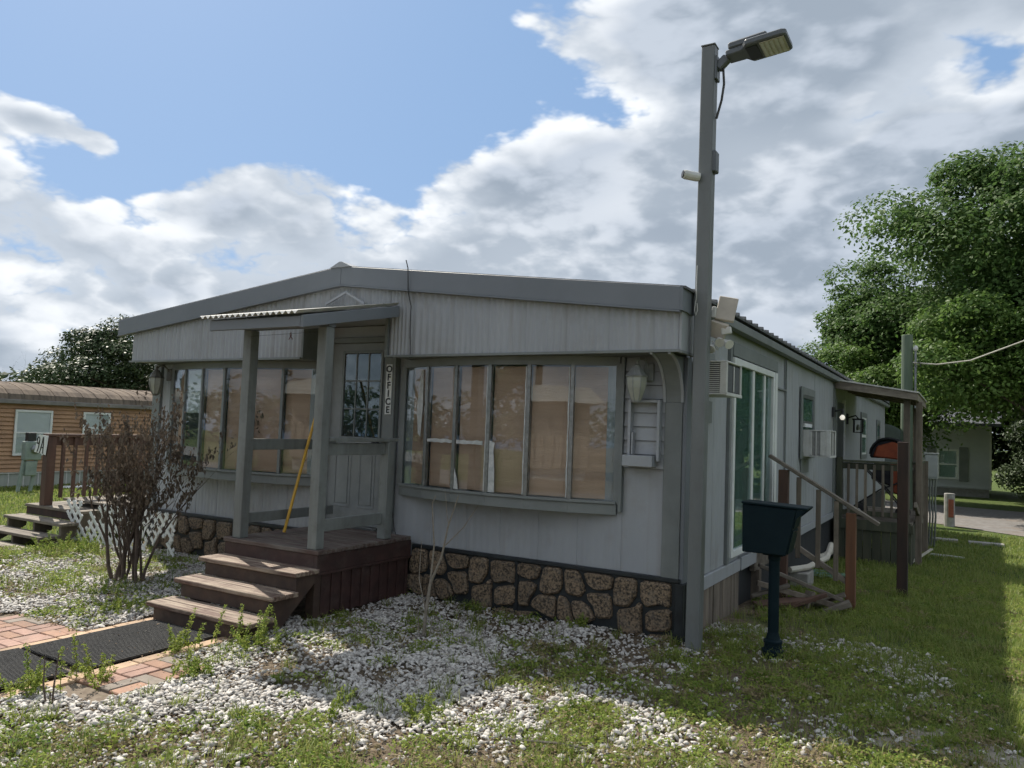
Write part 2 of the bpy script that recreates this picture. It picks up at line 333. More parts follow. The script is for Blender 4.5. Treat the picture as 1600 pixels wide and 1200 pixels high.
def fbm(x, y, k=0): return (vnoise(x, y, k)+0.5*vnoise(x*2.1+5, y*2.1+3, k+1)+0.25*vnoise(x*4.3+9, y*4.3+7, k+2))/1.75
def ground_z(x, y):
    x = np.asarray(x, float); y = np.asarray(y, float)
    right = -0.045*np.clip(y-6.2, 0, 13)
    left = -0.045*np.clip(-x-8.6, 0, 13.2)
    return np.where(x < -8.3, left, right*sm(x, -8.3, -3.0))
def gz(x, y): return float(ground_z(x, y))
def fwd(x, y): return -0.507*x+0.86*y
# ---------------------------------------------------------------- ground
def build_ground():
    xs = np.unique(np.concatenate([np.linspace(-400, -40, 14), np.linspace(-40, -10, 31), np.linspace(-10, 4, 71), np.linspace(4, 40, 25), np.linspace(40, 400, 14)]))
    ys = np.unique(np.concatenate([np.linspace(-60, 0, 13), np.linspace(0, 8, 49), np.linspace(8, 40, 49), np.linspace(40, 600, 18)]))
    X, Y = np.meshgrid(xs, ys, indexing='ij'); Z = ground_z(X, Y)
    Z = Z + 0.025*(fbm(X*1.7, Y*1.7, 0)-0.5)*((X > -10) & (Y < 9))
    nx, ny = X.shape; V = np.stack([X, Y, Z], -1).reshape(-1, 3)
    i, j = np.meshgrid(np.arange(nx-1), np.arange(ny-1), indexing='ij'); a = (i*ny+j).ravel()
    F = np.stack([a, a+ny, a+ny+1, a+1], -1)
    m = bpy.data.materials.new('soil_and_turf'); m.use_nodes = True; nt = m.node_tree; N = nt.nodes; L = nt.links; b = N['Principled BSDF']
    b.inputs['Roughness'].default_value = 0.95; b.inputs['Specular IOR Level'].default_value = 0.15
    g = N.new('ShaderNodeNewGeometry')
    def noi(s, d=6, r=0.6):
        n = N.new('ShaderNodeTexNoise'); n.inputs['Scale'].default_value = s; n.inputs['Detail'].default_value = d; n.inputs['Roughness'].default_value = r; L.new(g.outputs['Position'], n.inputs['Vector']); return n.outputs['Fac']
    def mr(v, a, c, lo=0, hi=1):
        n = N.new('ShaderNodeMapRange'); n.inputs[1].default_value = a; n.inputs[2].default_value = c; n.inputs[3].default_value = lo; n.inputs[4].default_value = hi; L.new(v, n.inputs[0]); return n.outputs[0]
    def mix(f, A, B):
        n = N.new('ShaderNodeMix'); n.data_type = 'RGBA'
        for s, v in ((n.inputs['Factor'], f), (n.inputs['A'], A), (n.inputs['B'], B)):
            if isinstance(v, tuple): s.default_value = (*v, 1)
            else: L.new(v, s)
        return n.outputs['Result']
    def math_(op, a, c):
        n = N.new('ShaderNodeMath'); n.operation = op
        for i2, v in enumerate((a, c)):
            if isinstance(v, (int, float)): n.inputs[i2].default_value = v
            else: L.new(v, n.inputs[i2])
        return n.outputs[0]
    soil = mix(mr(noi(22, 8), 0.35, 0.65), (0.10, 0.075, 0.05), (0.21, 0.17, 0.125))
    turf = mix(mr(noi(14, 8, 0.75), 0.35, 0.65), (0.045, 0.075, 0.018), (0.10, 0.135, 0.035))
    sp = N.new('ShaderNodeSeparateXYZ'); L.new(g.outputs['Position'], sp.inputs[0])
    x, y = sp.outputs[0], sp.outputs[1]
    wob = mr(noi(1.6, 4), 0.3, 0.7, -0.8, 0.8)
    right = mr(math_('ADD', math_('ADD', x, math_('MULTIPLY', y, 0.30)), wob), 0.5, 1.6)      # lawn to the right of and behind the home
    left = mr(math_('ADD', math_('MULTIPLY', x, -1.0), wob), 8.2, 9.4)
    far = mr(y, 8.0, 10.0)
    f = math_('MAXIMUM', math_('MAXIMUM', right, left), far)
    f = math_('MULTIPLY', f, mr(noi(5.0, 8, 0.7), 0.30, 0.48, 0.35, 1.0))
    col = mix(f, soil, turf); L.new(col, b.inputs['Base Color'])
    bp = N.new('ShaderNodeBump'); bp.inputs['Distance'].default_value = 0.03; L.new(noi(40, 5), bp.inputs['Height']); L.new(bp.outputs[0], b.inputs['Normal'])
    o = big_mesh('ground', V, F, m, smooth=True); o['kind'] = 'structure'
    return o
build_ground()

ASPH = mat('asphalt_pale', (0.20, 0.19, 0.18), (0.13, 0.12, 0.11), 0.9, 5, 0.004, 60, dirt=(0.16, 0.12, 0.085), dscale=1.2, damt=0.8)
def strip(name, pts_near, pts_far, m, dz):
    v = []; f = []
    for (x, y) in pts_near: v.append((x, y, gz(x, y)+dz))
    for (x, y) in pts_far: v.append((x, y, gz(x, y)+dz))
    n = len(pts_near)
    for i in range(n-1): f.append((i, i+1, n+i+1, n+i))
    o = mesh_obj(name, v, f, m); o['kind'] = 'structure'; return o
strip('road', [(-60, 30), (-8, 26.5), (-2.4, 24.8), (-0.6, 24.0), (1.3, 22.4), (8, 21.0), (60, 20)], [(-60, 36), (-8, 33.5), (-2.4, 32), (-0.6, 31.5), (1.3, 31), (8, 30), (60, 29)], ASPH, 0.012)
strip('road', [(-60, -2.9), (-5, -2.6), (3.6, -2.2), (60, 1.0)], [(-60, -7.5), (-5, -7.3), (3.6, -7.0), (60, -4.5)], ASPH, 0.03)
# patch of bare grey dirt at the bottom right
GRIT = mat('bare_grit', (0.30, 0.27, 0.22), (0.17, 0.15, 0.115), 0.95, 30, 0.006, 80)
v = [(0.10, 4.55, 0)]; ang = np.linspace(0, 2*math.pi, 28, endpoint=False)
for a in ang:
    r = 0.75+0.22*math.sin(3*a+1)+0.12*math.sin(7*a); v.append((0.32+r*0.95*math.cos(a), 4.35+r*0.62*math.sin(a), 0))
v = [(p[0], p[1], gz(p[0], p[1])+0.010) for p in v]
o = mesh_obj('dirt_patch', v, [(0, i+1, (i+1) % 28+1) for i in range(28)], GRIT); o['kind'] = 'structure'

# ---------------------------------------------------------------- main home
YF = 5.713; XR = -1.827; XL = -8.27; YB = 22.7; YO = 5.35
home = thing('mobile_home', 'long grey metal-sided mobile home with bow windows and a faux stone skirt in front', 'mobile home', (-5.0, 12, 0))
RX, RZ = -5.03, 3.0                      # ridge
def roof_z(x): return RZ - (RZ-2.625)*(RX-x)/(RX+8.45) if x < RX else RZ-(RZ-2.605)*(x-RX)/(-1.74-RX)
# walls: a closed core with a gable top
core = MB(); zt = 0.03
core.prism([(XL, YF+.01, .34), (XR-.01, YF+.01, .34), (XR-.01, YF+.01, roof_z(XR)-zt), (RX, YF+.01, RZ-zt), (XL, YF+.01, roof_z(XL)-zt)], (0, YB-YF, 0))
wall = core.build('wall', SID, home)
def panel(name, parent, m, P, u, n, w, z0, z1a, z1b, ribs, amp, seam=0.004, thick=0.005, kind='sine'):
    """one vertical siding sheet: P origin on the wall, u along, n outwards; ribs across its width; sloping top"""
    P = Vector(P); u = Vector(u); n = Vector(n); k = max(ribs*8, 4); s0 = []; 
    prof = [(0, .0012), (seam, .0012), (seam*1.6, thick)]
    for i in range(1, k):
        t = i/k; prof.append((seam*1.6+(w-3.2*seam)*t, thick+amp*(0.5-0.5*math.cos(2*math.pi*ribs*t))))
    prof += [(w-seam*1.6, thick), (w-seam, .0012), (w, .0012)]
    V = []; F = []
    for (a, b) in prof:
        p = P+u*a+n*b; zz = z1a+(z1b-z1a)*a/w; V.append((p.x, p.y, z0)); V.append((p.x, p.y, zz))
    for i in range(len(prof)-1): F.append((2*i, 2*i+2, 2*i+3, 2*i+1))
    # closed bottom edge
    b0 = len(V)
    for (a, b) in (prof[0], prof[-1]):
        p = P+u*a-n*0.004; V.append((p.x, p.y, z0))
    F.append(tuple([b0]+[2*i for i in range(len(prof))][::1]+[b0+1])[::-1])
    return mesh_obj(name, V, F, m, parent, smooth=False)
# lower front panels (in front of the core), skipping the door
xs = [-8.144, -7.784, -7.423, -7.077, -6.72, -6.36, -6.0, -5.64]
for i in range(len(xs)-1): panel('siding_panel', wall, SID, (xs[i], YF, 0), (1, 0, 0), (0, -1, 0), xs[i+1]-xs[i], .475, 2.2, 2.2, 6, .0035)
xs = [-4.60, -4.16, -3.782, -3.433, -3.059, -2.70, -2.317, -1.985]
for i in range(len(xs)-1):
    if i == len(xs)-2:
        panel('siding_panel', wall, SID, (xs[i], YF, 0), (1, 0, 0), (0, -1, 0), xs[i+1]-xs[i], .475, 1.28, 1.28, 3, .001)
    else: panel('siding_panel', wall, SID, (xs[i], YF, 0), (1, 0, 0), (0, -1, 0), xs[i+1]-xs[i], .475, 2.2, 2.2, 5, .0025)
# overhang: box along the front, open over the door
ov = MB()
def ovbox(x0, x1, z0):
    ov.prism([(x0, YO+.012, z0), (x1, YO+.012, z0), (x1, YO+.012, roof_z(x1)-.04)]+([(RX, YO+.012, RZ-.04)] if x0 < RX < x1 else [])+[(x0, YO+.012, roof_z(x0)-.04)], (0, YF-YO-.012, 0))
ovbox(-8.24, -5.55, 2.172); ovbox(-5.547, -4.463, 2.50); ovbox(-4.46, -1.775, 2.172)
over = ov.build('overhang', SID, home)
xs = [-8.24, -8.157, -7.767, -7.403, -7.039, -6.672, -6.30, -5.93, -5.551]
for i in range(len(xs)-1):
    panel('siding_panel', over, SID, (xs[i], YO+.012, 0), (1, 0, 0), (0, -1, 0), xs[i+1]-xs[i], 2.168, roof_z(xs[i])-.05, roof_z(xs[i+1])-.05, 6 if i else 1, .012)
xs = [-5.547, -5.2, RX+.0, -4.7, -4.463]
for i in range(len(xs)-1): panel('siding_panel', over, SID, (xs[i], YO+.012, 0), (1, 0, 0), (0, -1, 0), xs[i+1]-xs[i], 2.497, roof_z(xs[i])-.05, roof_z(xs[i+1])-.05, 5, .010)
xs = [-4.459, -4.199, -3.765, -3.409, -3.055, -2.686, -2.323, -1.967, -1.777]
for i in range(len(xs)-1): panel('siding_panel', over, SID, (xs[i], YO+.012, 0), (1, 0, 0), (0, -1, 0), xs[i+1]-xs[i], 2.168, roof_z(xs[i])-.05, roof_z(xs[i+1])-.05, 6 if xs[i+1]-xs[i] > .2 else 3, .010)
MB().box(-8.26, -5.548, YO-.012, YO+.008, 2.150, 2.170).box(-4.462, -1.765, YO-.012, YO+.008, 2.150, 2.170).build('soffit_trim', TRIM, home)
MB().box(-8.25, -5.56, YO+.02, YF-.002, 2.158, 2.171).box(-4.45, -1.79, YO+.02, YF-.002, 2.158, 2.171).build('soffit', TRIM, home)
box('overhang_end_trim', TRIM, home, -5.549, -5.535, YO+.014, YF-.03, 2.160, 2.497)
box('overhang_end_trim', TRIM, home, -4.49, -4.461, YO-.02, YO+.07, 2.15, 2.62)
# side return of the overhang
box('overhang_side', SID, home, -1.772, -1.757, YO-.002, YF+.07, 2.165, roof_z(-1.76)-.06)
box('overhang_side_trim', TRIM, home, -1.774, -1.750, YO-.004, YF+.075, 2.145, 2.163)
# roof
rf = MB()
Y0 = 5.305
for (xa, xb) in ((-8.45, RX), (RX, -1.72)):
    za, zb = roof_z(xa), roof_z(xb)
    if xb > -2: zb = roof_z(-1.72)
    rf.prism([(xa, Y0, za), (xb, Y0, zb), (xb, Y0, zb+.018), (xa, Y0, za+.018)], (0, YB+.15-Y0, 0))
roof = rf.build('roof', ROOFM, home)
rb = MB(); y = 5.62
while y < YB:
    for (xa, xb) in ((-8.455, RX-.02), (RX+.02, -1.712)):
        z1, z2 = roof_z(xa)+.018, roof_z(xb)+.018
        rb.add([(xa, y-.022, z1), (xa, y+.022, z1), (xa, y+.008, z1+.028), (xa, y-.008, z1+.028), (xb, y-.022, z2), (xb, y+.022, z2), (xb, y+.008, z2+.028), (xb, y-.008, z2+.028)],
               [(0, 1, 2, 3), (7, 6, 5, 4), (0, 3, 7, 4), (1, 5, 6, 2), (3, 2, 6, 7)])
    y += 0.235
rb.build('roof_rib', ROOFM, roof, kind='stuff')
MB().prism([(RX-.13, Y0-.02, RZ+.0), (RX-.015, Y0-.02, RZ+.052), (RX+.015, Y0-.02, RZ+.052), (RX+.13, Y0-.02, RZ+.0)], (0, YB-Y0, 0)).build('ridge_cap', SID, roof)
# fascia boards along the gable
for (xa, xb, h) in ((-8.446, RX-.001, .175), (RX+.001, -1.757, .175)):
    za, zb = roof_z(xa)+.012, roof_z(xb)+.012
    MB().prism([(xa, 5.298, za-h), (xb, 5.298, zb-h), (xb, 5.298, zb), (xa, 5.298, za)], (0, .028, 0)).build('fascia_board', FASC, roof, .003)
    MB().prism([(xa, 5.29, za-h-.012), (xb, 5.29, zb-h-.012), (xb, 5.29, zb-h), (xa, 5.29, za-h)], (0, .05, 0)).build('fascia_lip', FASC, roof)
MB().box(-1.757, -1.738, 5.298, 5.60, roof_z(-1.74)-.16, roof_z(-1.74)+.012).build('fascia_board', FASC, roof)
# side eave trim
MB().box(-1.80, -1.725, 5.72, YB+.1, 2.50, 2.575).build('eave_trim', TRIM, roof, .004)
# corner posts / pilasters
box('corner_trim', TRIM, home, -8.285, -8.146, YF-.035, YF+.05, .46, 2.157, .003)
box('corner_trim', TRIM, home, -1.984, -1.845, YF-.03, YF-.002, .465, 1.80, .003)
box('corner_trim', FASC, home, -1.843, -1.812, YF-.022, YF+.09, .44, 2.144, .003)
# curved bracket under the right end of the overhang
br = MB(); n = 12; A = []; B = []
for i in range(n+1):
    t = i/n*math.pi/2; yy = YF-.03-(YF-.03-YO+.0)*(1-math.cos(t)); zz = 1.80+(2.146-1.80)*math.sin(t); A.append((yy, zz))
for x0 in (-1.984,):
    for i in range(n):
        (ya, za), (yb, zb) = A[i], A[i+1]
        br.add([(x0, ya, za), (x0+.139, ya, za), (x0+.139, yb, zb), (x0, yb, zb), (x0, YF-.003, za), (x0+.139, YF-.003, za), (x0+.139, YF-.003, zb), (x0, YF-.003, zb)],
               [(0, 1, 2, 3), (0, 3, 7, 4), (1, 5, 6, 2)])
br.build('curved_bracket', TRIM, home)
lipv = MB(); lipw = MB()
for i in range(n):
    (ya, za), (yb, zb) = A[i], A[i+1]
    for x0 in (-1.992, -1.853):
        (lipv if x0 < -1.9 else lipw).beam((x0+.008, ya, za), (x0+.008, yb, zb), .016, .02, (1, 0, 0))
lipv.build('bracket_edge', SID, home); lipw.build('bracket_edge', SID, home)

# ---- bow windows
def bow(x0, x1, ztop, zbot, name_label, peel):
    """six glass lights on a shallow bow, mullions between them"""
    s = 0.22; n = 6; P = []
    for i in range(n+1):
        t = -1+2*i/n; P.append((x0+(x1-x0)*i/n, YF-.02-s*(1-t*t)))
    w = MB().prism([(x, y+.012, zbot-.055) for x, y in P]+[(x1, YF-.003, zbot-.055), (x0, YF-.003, zbot-.055)], (0, 0, .05)).build('bow_window', TRIM, home, .003)
    w['label'] = name_label
    # sill board and its curved apron
    so_ = MB(); ap = MB(); hd = MB()
    for i in range(n):
        a, b = P[i], P[i+1]
        so_.prism([(a[0], a[1]-.035, zbot), (b[0], b[1]-.035, zbot), (b[0], b[1]+.03, zbot), (a[0], a[1]+.03, zbot)], (0, 0, .022))
        ap.prism([(a[0], a[1]-.018, zbot-.085), (b[0], b[1]-.018, zbot-.085), (b[0], b[1]+.008, zbot-.085), (a[0], a[1]+.008, zbot-.085)], (0, 0, .083))
        hd.prism([(a[0], a[1]-.015, ztop), (b[0], b[1]-.015, ztop), (b[0], b[1]+.02, ztop), (a[0], a[1]+.02, ztop)], (0, 0, 2.156-ztop))
    so_.build('sill', TRIM, w, .002); ap.build('apron', TRIM, w, .002); hd.build('head', TRIM, w)
    for i in range(n):
        a = Vector((*P[i], 0)); b = Vector((*P[i+1], 0)); d = (b-a).normalized(); nn = Vector((d.y, -d.x, 0)); a2 = a+d*.018; b2 = b-d*.018
        for q, z0, z1, m, off_, nm in ((0, zbot+.022, ztop, GLASS, 0.0, 'pane'),):
            v = [a2+nn*off_, b2+nn*off_, b2+nn*(off_-.005), a2+nn*(off_-.005)]
            MB().prism([(p.x, p.y, z0) for p in v], (0, 0, z1-z0)).build(nm, m, w)
        v = [a2-nn*.05, b2-nn*.05, b2-nn*.056, a2-nn*.056]
        # brown roller blinds behind the glass
        zlo = zbot+.03
        MB().prism([(p.x, p.y, zlo) for p in v], (0, 0, ztop-zlo-.01)).build('blind', SHADE, w)
    for i in range(n+1):
        x, y = P[i]
        if i in (0, n): MB().box(x-.03, x+.03, y-.018, YF-.003, zbot, ztop+.02).build('jamb', TRIM, w, .002)
        else:
            a = Vector(P[i-1]); b = Vector(P[i+1]); d = (b-a).normalized(); nn = Vector((d.y, -d.x))
            mb = MB(); c = Vector((x, y))
            q = [c-d*.016-nn*.03, c+d*.016-nn*.03, c+d*.016+nn*.012, c-d*.016+nn*.012]
            mb.prism([(p.x, p.y, zbot+.02) for p in q], (0, 0, ztop-zbot-.02)).build('mullion', ALU if peel else TRIM, w, .002)
    return w, P
wl, PL = bow(-7.93, -5.62, 2.085, .99, 'bow window left of the door, between two grey posts', False)
wr, PR = bow(-4.53, -2.36, 2.085, .99, 'large bow window right of the door, with peeling strips on its mullions', True)
# torn strips of white window film on the right bow window
FILM = mat('peeling_film', (0.55, 0.56, 0.55), (0.38, 0.40, 0.40), 0.7, 25)
def on_bow(P, x):
    for i in range(len(P)-1):
        if P[i][0] <= x <= P[i+1][0]:
            t = (x-P[i][0])/(P[i+1][0]-P[i][0]); return P[i][1]+(P[i+1][1]-P[i][1])*t
def film(pts, P=PR):
    v = [(x, on_bow(P, x)-.006, z) for x, z in pts]
    MB().prism(v, (0, -.0025, 0)).build('peeling_film', FILM, wr)
def ragged(x, z0, z1, w, k=14):
    l = []; r = []
    for i in range(k+1):
        z = z0+(z1-z0)*i/k; l.append((x-w*(.4+.6*rng.random()), z)); r.append((x+w*(.1+.5*rng.random()), z))
    return l+r[::-1]
for i, x in enumerate([p[0] for p in PR[1:-1]]):
    film(ragged(x-(.022 if i > 1 else .015), 1.02, 2.07, .008 if i > 1 else .0035)); 
film([(PR[0][0]+.27, 2.06), (PR[0][0]+.30, 2.06), (PR[0][0]+.31, 1.75), (PR[0][0]+.29, 1.45), (PR[0][0]+.25, 1.48), (PR[0][0]+.22, 1.72)])
for (xa, xb) in ((PR[1][0]+.03, PR[2][0]-.02), (PR[2][0]+.03, PR[3][0]-.05)):
    k = 10; top = [(xa+(xb-xa)*i/k, 1.435+.012*rng.random()) for i in range(k+1)]; bot = [(xa+(xb-xa)*i/k, 1.415-.01*rng.random()) for i in range(k+1)]
    film(top+bot[::-1])
x3 = PR[3][0]; film([(x3+.02, 1.45), (x3+.07, 1.43), (x3+.06, 1.36), (x3+.075, 1.2), (x3+.08, 1.02), (x3+.02, 1.02)])
x2 = PR[2][0]; film([(x2+.02, 1.20), (x2+.05, 1.12), (x2+.07, 1.02), (x2+.02, 1.02)])
# white half-drawn blind and dark glass in the left bow window
W1 = mat('inner_sheet', (0.50, 0.52, 0.52), (0.42, 0.44, 0.44), 0.8, 4)
a, b = PL[1], PL[2]
MB().prism([(a[0]+.03, a[1]+.015, 1.6), (b[0]-.02, b[1]+.015, 1.6), (b[0]-.02, b[1]+.02, 1.6), (a[0]+.03, a[1]+.02, 1.6)], (0, 0, .47)).build('white_blind', W1, wl)
MB().prism([(a[0]+.03, a[1]+.02, 1.02), (b[0]-.02, b[1]+.02, 1.02), (b[0]-.02, b[1]+.025, 1.02), (a[0]+.03, a[1]+.025, 1.02)], (0, 0, .578)).build('dark_blind', DARKIN, wl)

# ---- lap boards, niche and its tray between the bow window and the corner
for i in range(8):
    z0 = 1.285+i*.108
    MB().prism([(-2.315, YF-.004, z0), (-2.315, YF-.026, z0), (-2.315, YF-.010, z0+.104), (-2.315, YF-.004, z0+.104)], (.33, 0, 0)).build('lap_board', SID, home)
nf = MB(); x0, x1, z0, z1 = -2.262, -2.005, 1.345, 1.815; d0, d1 = YF-.085, YF-.028
nf.box(x0, x0+.022, d0, d1, z0, z1).box(x1-.022, x1, d0, d1, z0, z1).box(x0+.023, x1-.023, d0, d1, z1-.022, z1)
nf.build('niche_frame', SID, home, .002)
box('niche_tray', SID, home, x0-.02, x1-.035, d0-.05, d1, 1.30, 1.385, .003)
box('niche_divider', SID, home, x0+.03, x0+.042, d0+.005, d1, 1.39, 1.56)
for (xx, nm) in ((-2.33, 'window_casing'),): box(nm, TRIM, home, xx-.012, xx+.014, YF-.05, YF-.005, .93, 2.15, .002)

# ---- door and casings
DOORM = mat('door_paint', (0.25, 0.265, 0.265), (0.215, 0.23, 0.23), 0.5, 4, dirt=(0.16, 0.165, 0.16), dscale=4, damt=0.4)
door = box('door', DOORM, home, -5.43, -4.735, YF-.045, YF-.005, .575, 2.33, .003)
box('door_header', SID, home, -5.53, -4.62, YF-.05, YF-.006, 2.385, 2.49)
box('door_casing', TRIM, home, -5.50, -5.432, YF-.10, YF-.004, .56, 2.383, .003)
box('door_casing', TRIM, home, -5.43, -4.735, YF-.08, YF-.004, 2.332, 2.383, .003)
cas = box('door_casing', TRIM, home, -4.733, -4.602, YF-.075, YF-.004, .56, 2.49, .003)
lf = MB(); gx0, gx1, gz0, gz1 = -5.25, -4.79, 1.42, 2.23
yd = YF-.045
lf.box(gx0-.025, gx0, yd-.02, yd-.001, gz0-.025, gz1+.025).box(gx1, gx1+.025, yd-.02, yd-.001, gz0-.025, gz1+.025).box(gx0+.001, gx1-.001, yd-.02, yd-.001, gz0-.025, gz0).box(gx0+.001, gx1-.001, yd-.02, yd-.001, gz1, gz1+.025)
for k in (1, 2):
    x = gx0+(gx1-gx0)*k/3; lf.box(x-.006, x+.006, yd-.017, yd-.001, gz0, gz1)
    z = gz0+(gz1-gz0)*k/3; 
    for j in range(3):
        xa = gx0+(gx1-gx0)*j/3+.006; xb = gx0+(gx1-gx0)*(j+1)/3-.006; lf.box(xa, xb, yd-.015, yd-.002, z-.006, z+.006)
lf.build('window_grid', TRIM, door, .001)
for i in range(3):
    for j in range(3):
        box('door_pane', GLASS2, door, gx0+(gx1-gx0)*i/3+.007, gx0+(gx1-gx0)*(i+1)/3-.007, yd-.010, yd-.006, gz0+(gz1-gz0)*j/3+.007, gz0+(gz1-gz0)*(j+1)/3-.007)
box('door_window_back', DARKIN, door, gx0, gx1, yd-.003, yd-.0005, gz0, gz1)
for (a, b) in ((-5.33, -5.12), (-5.02, -4.82)):
    for (z0, z1) in ((.74, 1.28),):
        mb = MB(); 
        mb.box(a, b, yd-.006, yd-.0005, z0, z0+.018).box(a, b, yd-.006, yd-.0005, z1-.018, z1).box(a, a+.018, yd-.006, yd-.0005, z0+.019, z1-.019).box(b-.018, b, yd-.006, yd-.0005, z0+.019, z1-.019)
        mb.box(a+.035, b-.035, yd-.007, yd-.0005, z0+.035, z1-.035)
        mb.build('door_molding', DOORM, door, .002)
MB().lathe((-4.80, yd-.001, 1.36), [(.026, 0), (.026, .012), (.010, .018), (.010, .045), (.024, .05), (.027, .07), (.015, .085)], 10, (0, -1, 0)).build('door_knob', BLACK, door, smooth=True)
box('threshold', ALU, door, -5.43, -4.735, YF-.09, YF-.047, .56, .572)

# ---- OFFICE sign
sign = thing('office_sign', 'white vertical sign with black letters OFFICE on the trim right of the door', 'sign', (-4.665, YF-.08, 1.65))
box('plate', WHITEV, sign, -4.703, -4.633, YF-.083, YF-.0765, 1.645, 2.115)
INK = mat('ink_black', (0.01, 0.01, 0.012), (0.015, 0.015, 0.018), 0.5, 6)
for i, ch in enumerate('OFFICE'):
    text_mesh(ch, .088, .0012, INK, sign, (-4.668, YF-.0845, 2.068-i*.0765), (1, 0, 0), (0, 0, 1), bold=.0028)

# ---- faux stone skirt
sk = MB(); sk.box(XL+.02, -5.40, YF-.018, YF+.02, -.05, .462).box(-4.36, -1.835, YF-.018, YF+.02, -.05, .462)
skirt = sk.build('skirt', SKIRT, home)
MB().box(XL, -5.40, YF-.045, YF-.0185, .445, .474).box(-4.34, -1.83, YF-.045, YF-.0185, .445, .474).build('skirt_cap', SKIRT, skirt, .003)
POLY = [[(-1.326, 0.448), (-1.112, 0.454), (-1.141, 0.331), (-1.198, 0.31), (-1.266, 0.321), (-1.325, 0.344)], [(-1.079, 0.444), (-0.926, 0.446), (-0.91, 0.299), (-0.937, 0.238), (-1.042, 0.207), (-1.112, 0.23), (-1.111, 0.288)], [(-0.893, 0.439), (-0.781, 0.442), (-0.756, 0.4), (-0.704, 0.294), (-0.75, 0.232), (-0.877, 0.247)], [(-0.721, 0.428), (-0.477, 0.443), (-0.482, 0.325), (-0.62, 0.303), (-0.691, 0.344)], [(-0.442, 0.424), (-0.28, 0.432), (-0.28, 0.314), (-0.335, 0.213), (-0.453, 0.212), (-0.461, 0.312)], [(-0.242, 0.422), (-0.001, 0.428), (0.001, 0.353), (-0.004, 0.255), (-0.076, 0.271), (-0.187, 0.235), (-0.23, 0.282)], [(-1.319, 0.273), (-1.216, 0.291), (-1.154, 0.266), (-1.165, 0.215), (-1.21, 0.15), (-1.227, 0.09), (-1.311, 0.086)], [(-1.126, 0.195), (-0.967, 0.201), (-0.973, 0.022), (-1.064, 0.048), (-1.189, 0.096), (-1.172, 0.148)], [(-0.94, 0.213), (-0.875, 0.206), (-0.837, 0.147), (-0.796, 0.017), (-0.942, 0.022)], [(-0.825, 0.184), (-0.731, 0.195), (-0.667, 0.156), (-0.612, 0.078), (-0.698, 0.025), (-0.76, 0.023), (-0.799, 0.089)], [(-0.68, 0.266), (-0.489, 0.285), (-0.475, 0.107), (-0.595, 0.088), (-0.624, 0.179), (-0.673, 0.219)], [(-0.426, 0.177), (-0.293, 0.212), (-0.258, 0.255), (-0.225, 0.237), (-0.234, 0.159), (-0.219, 0.017), (-0.404, 0.002)], [(-0.194, 0.196), (0.004, 0.244), (0.008, 0.084), (-0.19, 0.052)], [(-0.173, 0.03), (0.002, 0.045), (0.004, -0.04), (-0.171, -0.05)], [(-1.322, 0.034), (-1.158, 0.051), (-1.195, 0.012), (-1.321, 0.001)]]
def chaikin(p):
    q = []
    for i in range(len(p)):
        a, b = p[i], p[(i+1) % len(p)]; q += [(a[0]*.85+b[0]*.15, a[1]*.85+b[1]*.15), (a[0]*.15+b[0]*.85, a[1]*.15+b[1]*.85)]
    return q
stone_me = []
for poly in POLY:
    p = chaikin([(x+.010*(rng.random()-.5), min(z, .430)) for x, z in poly]); cx = sum(a for a, b in p)/len(p); cz = sum(b for a, b in p)/len(p); n = len(p)
    V = []; F = []
    for (k, d, s) in ((0, 0.0, 1.07), (1, -.022, 1.03), (2, -.034, .88)):
        for i, (x, z) in enumerate(p):
            V.append(((x-cx)*s, d-(rng.random()*.004 if k == 2 else 0), (z-cz)*s))
    V.append((0, -.034, 0))
    for k in (0, 1):
        for i in range(n): F.append((k*n+i, k*n+(i+1) % n, (k+1)*n+(i+1) % n, (k+1)*n+i))
    for i in range(n): F.append((2*n+i, 2*n+(i+1) % n, 3*n))
    me = bpy.data.meshes.new('stone'); me.from_pydata(V, [], F); me.update(); me.materials.append(STONE)
    stone_me.append((me, cx, cz, max(a for a, b in p), min(a for a, b in p)))
offs = woff(skirt)
for x_end in (-1.900, -3.255, -4.610, -5.42, -6.775):
    for me, cx, cz, mx_, mn_ in stone_me:
        lo, hi = x_end+mn_, x_end+mx_
        if x_end > -5.4 and lo < -4.50: continue
        if x_end == -4.610: continue
        if lo < XL+.04: continue
        o = bpy.data.objects.new('stone', me); COL.objects.link(o); o.parent = skirt; o.location = Vector((x_end+cx, YF-.018, cz))-offs
for i, (px_, z0, z1) in enumerate(((-4.46, .30, .43), (-4.47, .17, .28), (-4.45, .0, .15))):
    V = chaikin([(px_-.07, z0), (px_-.08, z1), (px_+.07, z1), (px_+.08, z0)])
    MB().prism([(x, YF-.0185, z) for x, z in V], (0, -.028, 0)).build('stone', STONE, skirt, .008)
for x in (-3.248, -4.603 if False else -3.2485, -6.768): pass
for x in (-3.247, -6.767): box('skirt_joint', SKIRT, skirt, x-.018, x+.018, YF-.030, YF-.0185, 0, .444, .003)
box('skirt_corner', SKIRT, skirt, -1.865, -1.80, YF-.05, YF-.002, -.02, .44, .004)
box('skirt_corner', SKIRT, skirt, -1.829, -1.795, YF+.002, YF+.12, -.02, .44, .004)

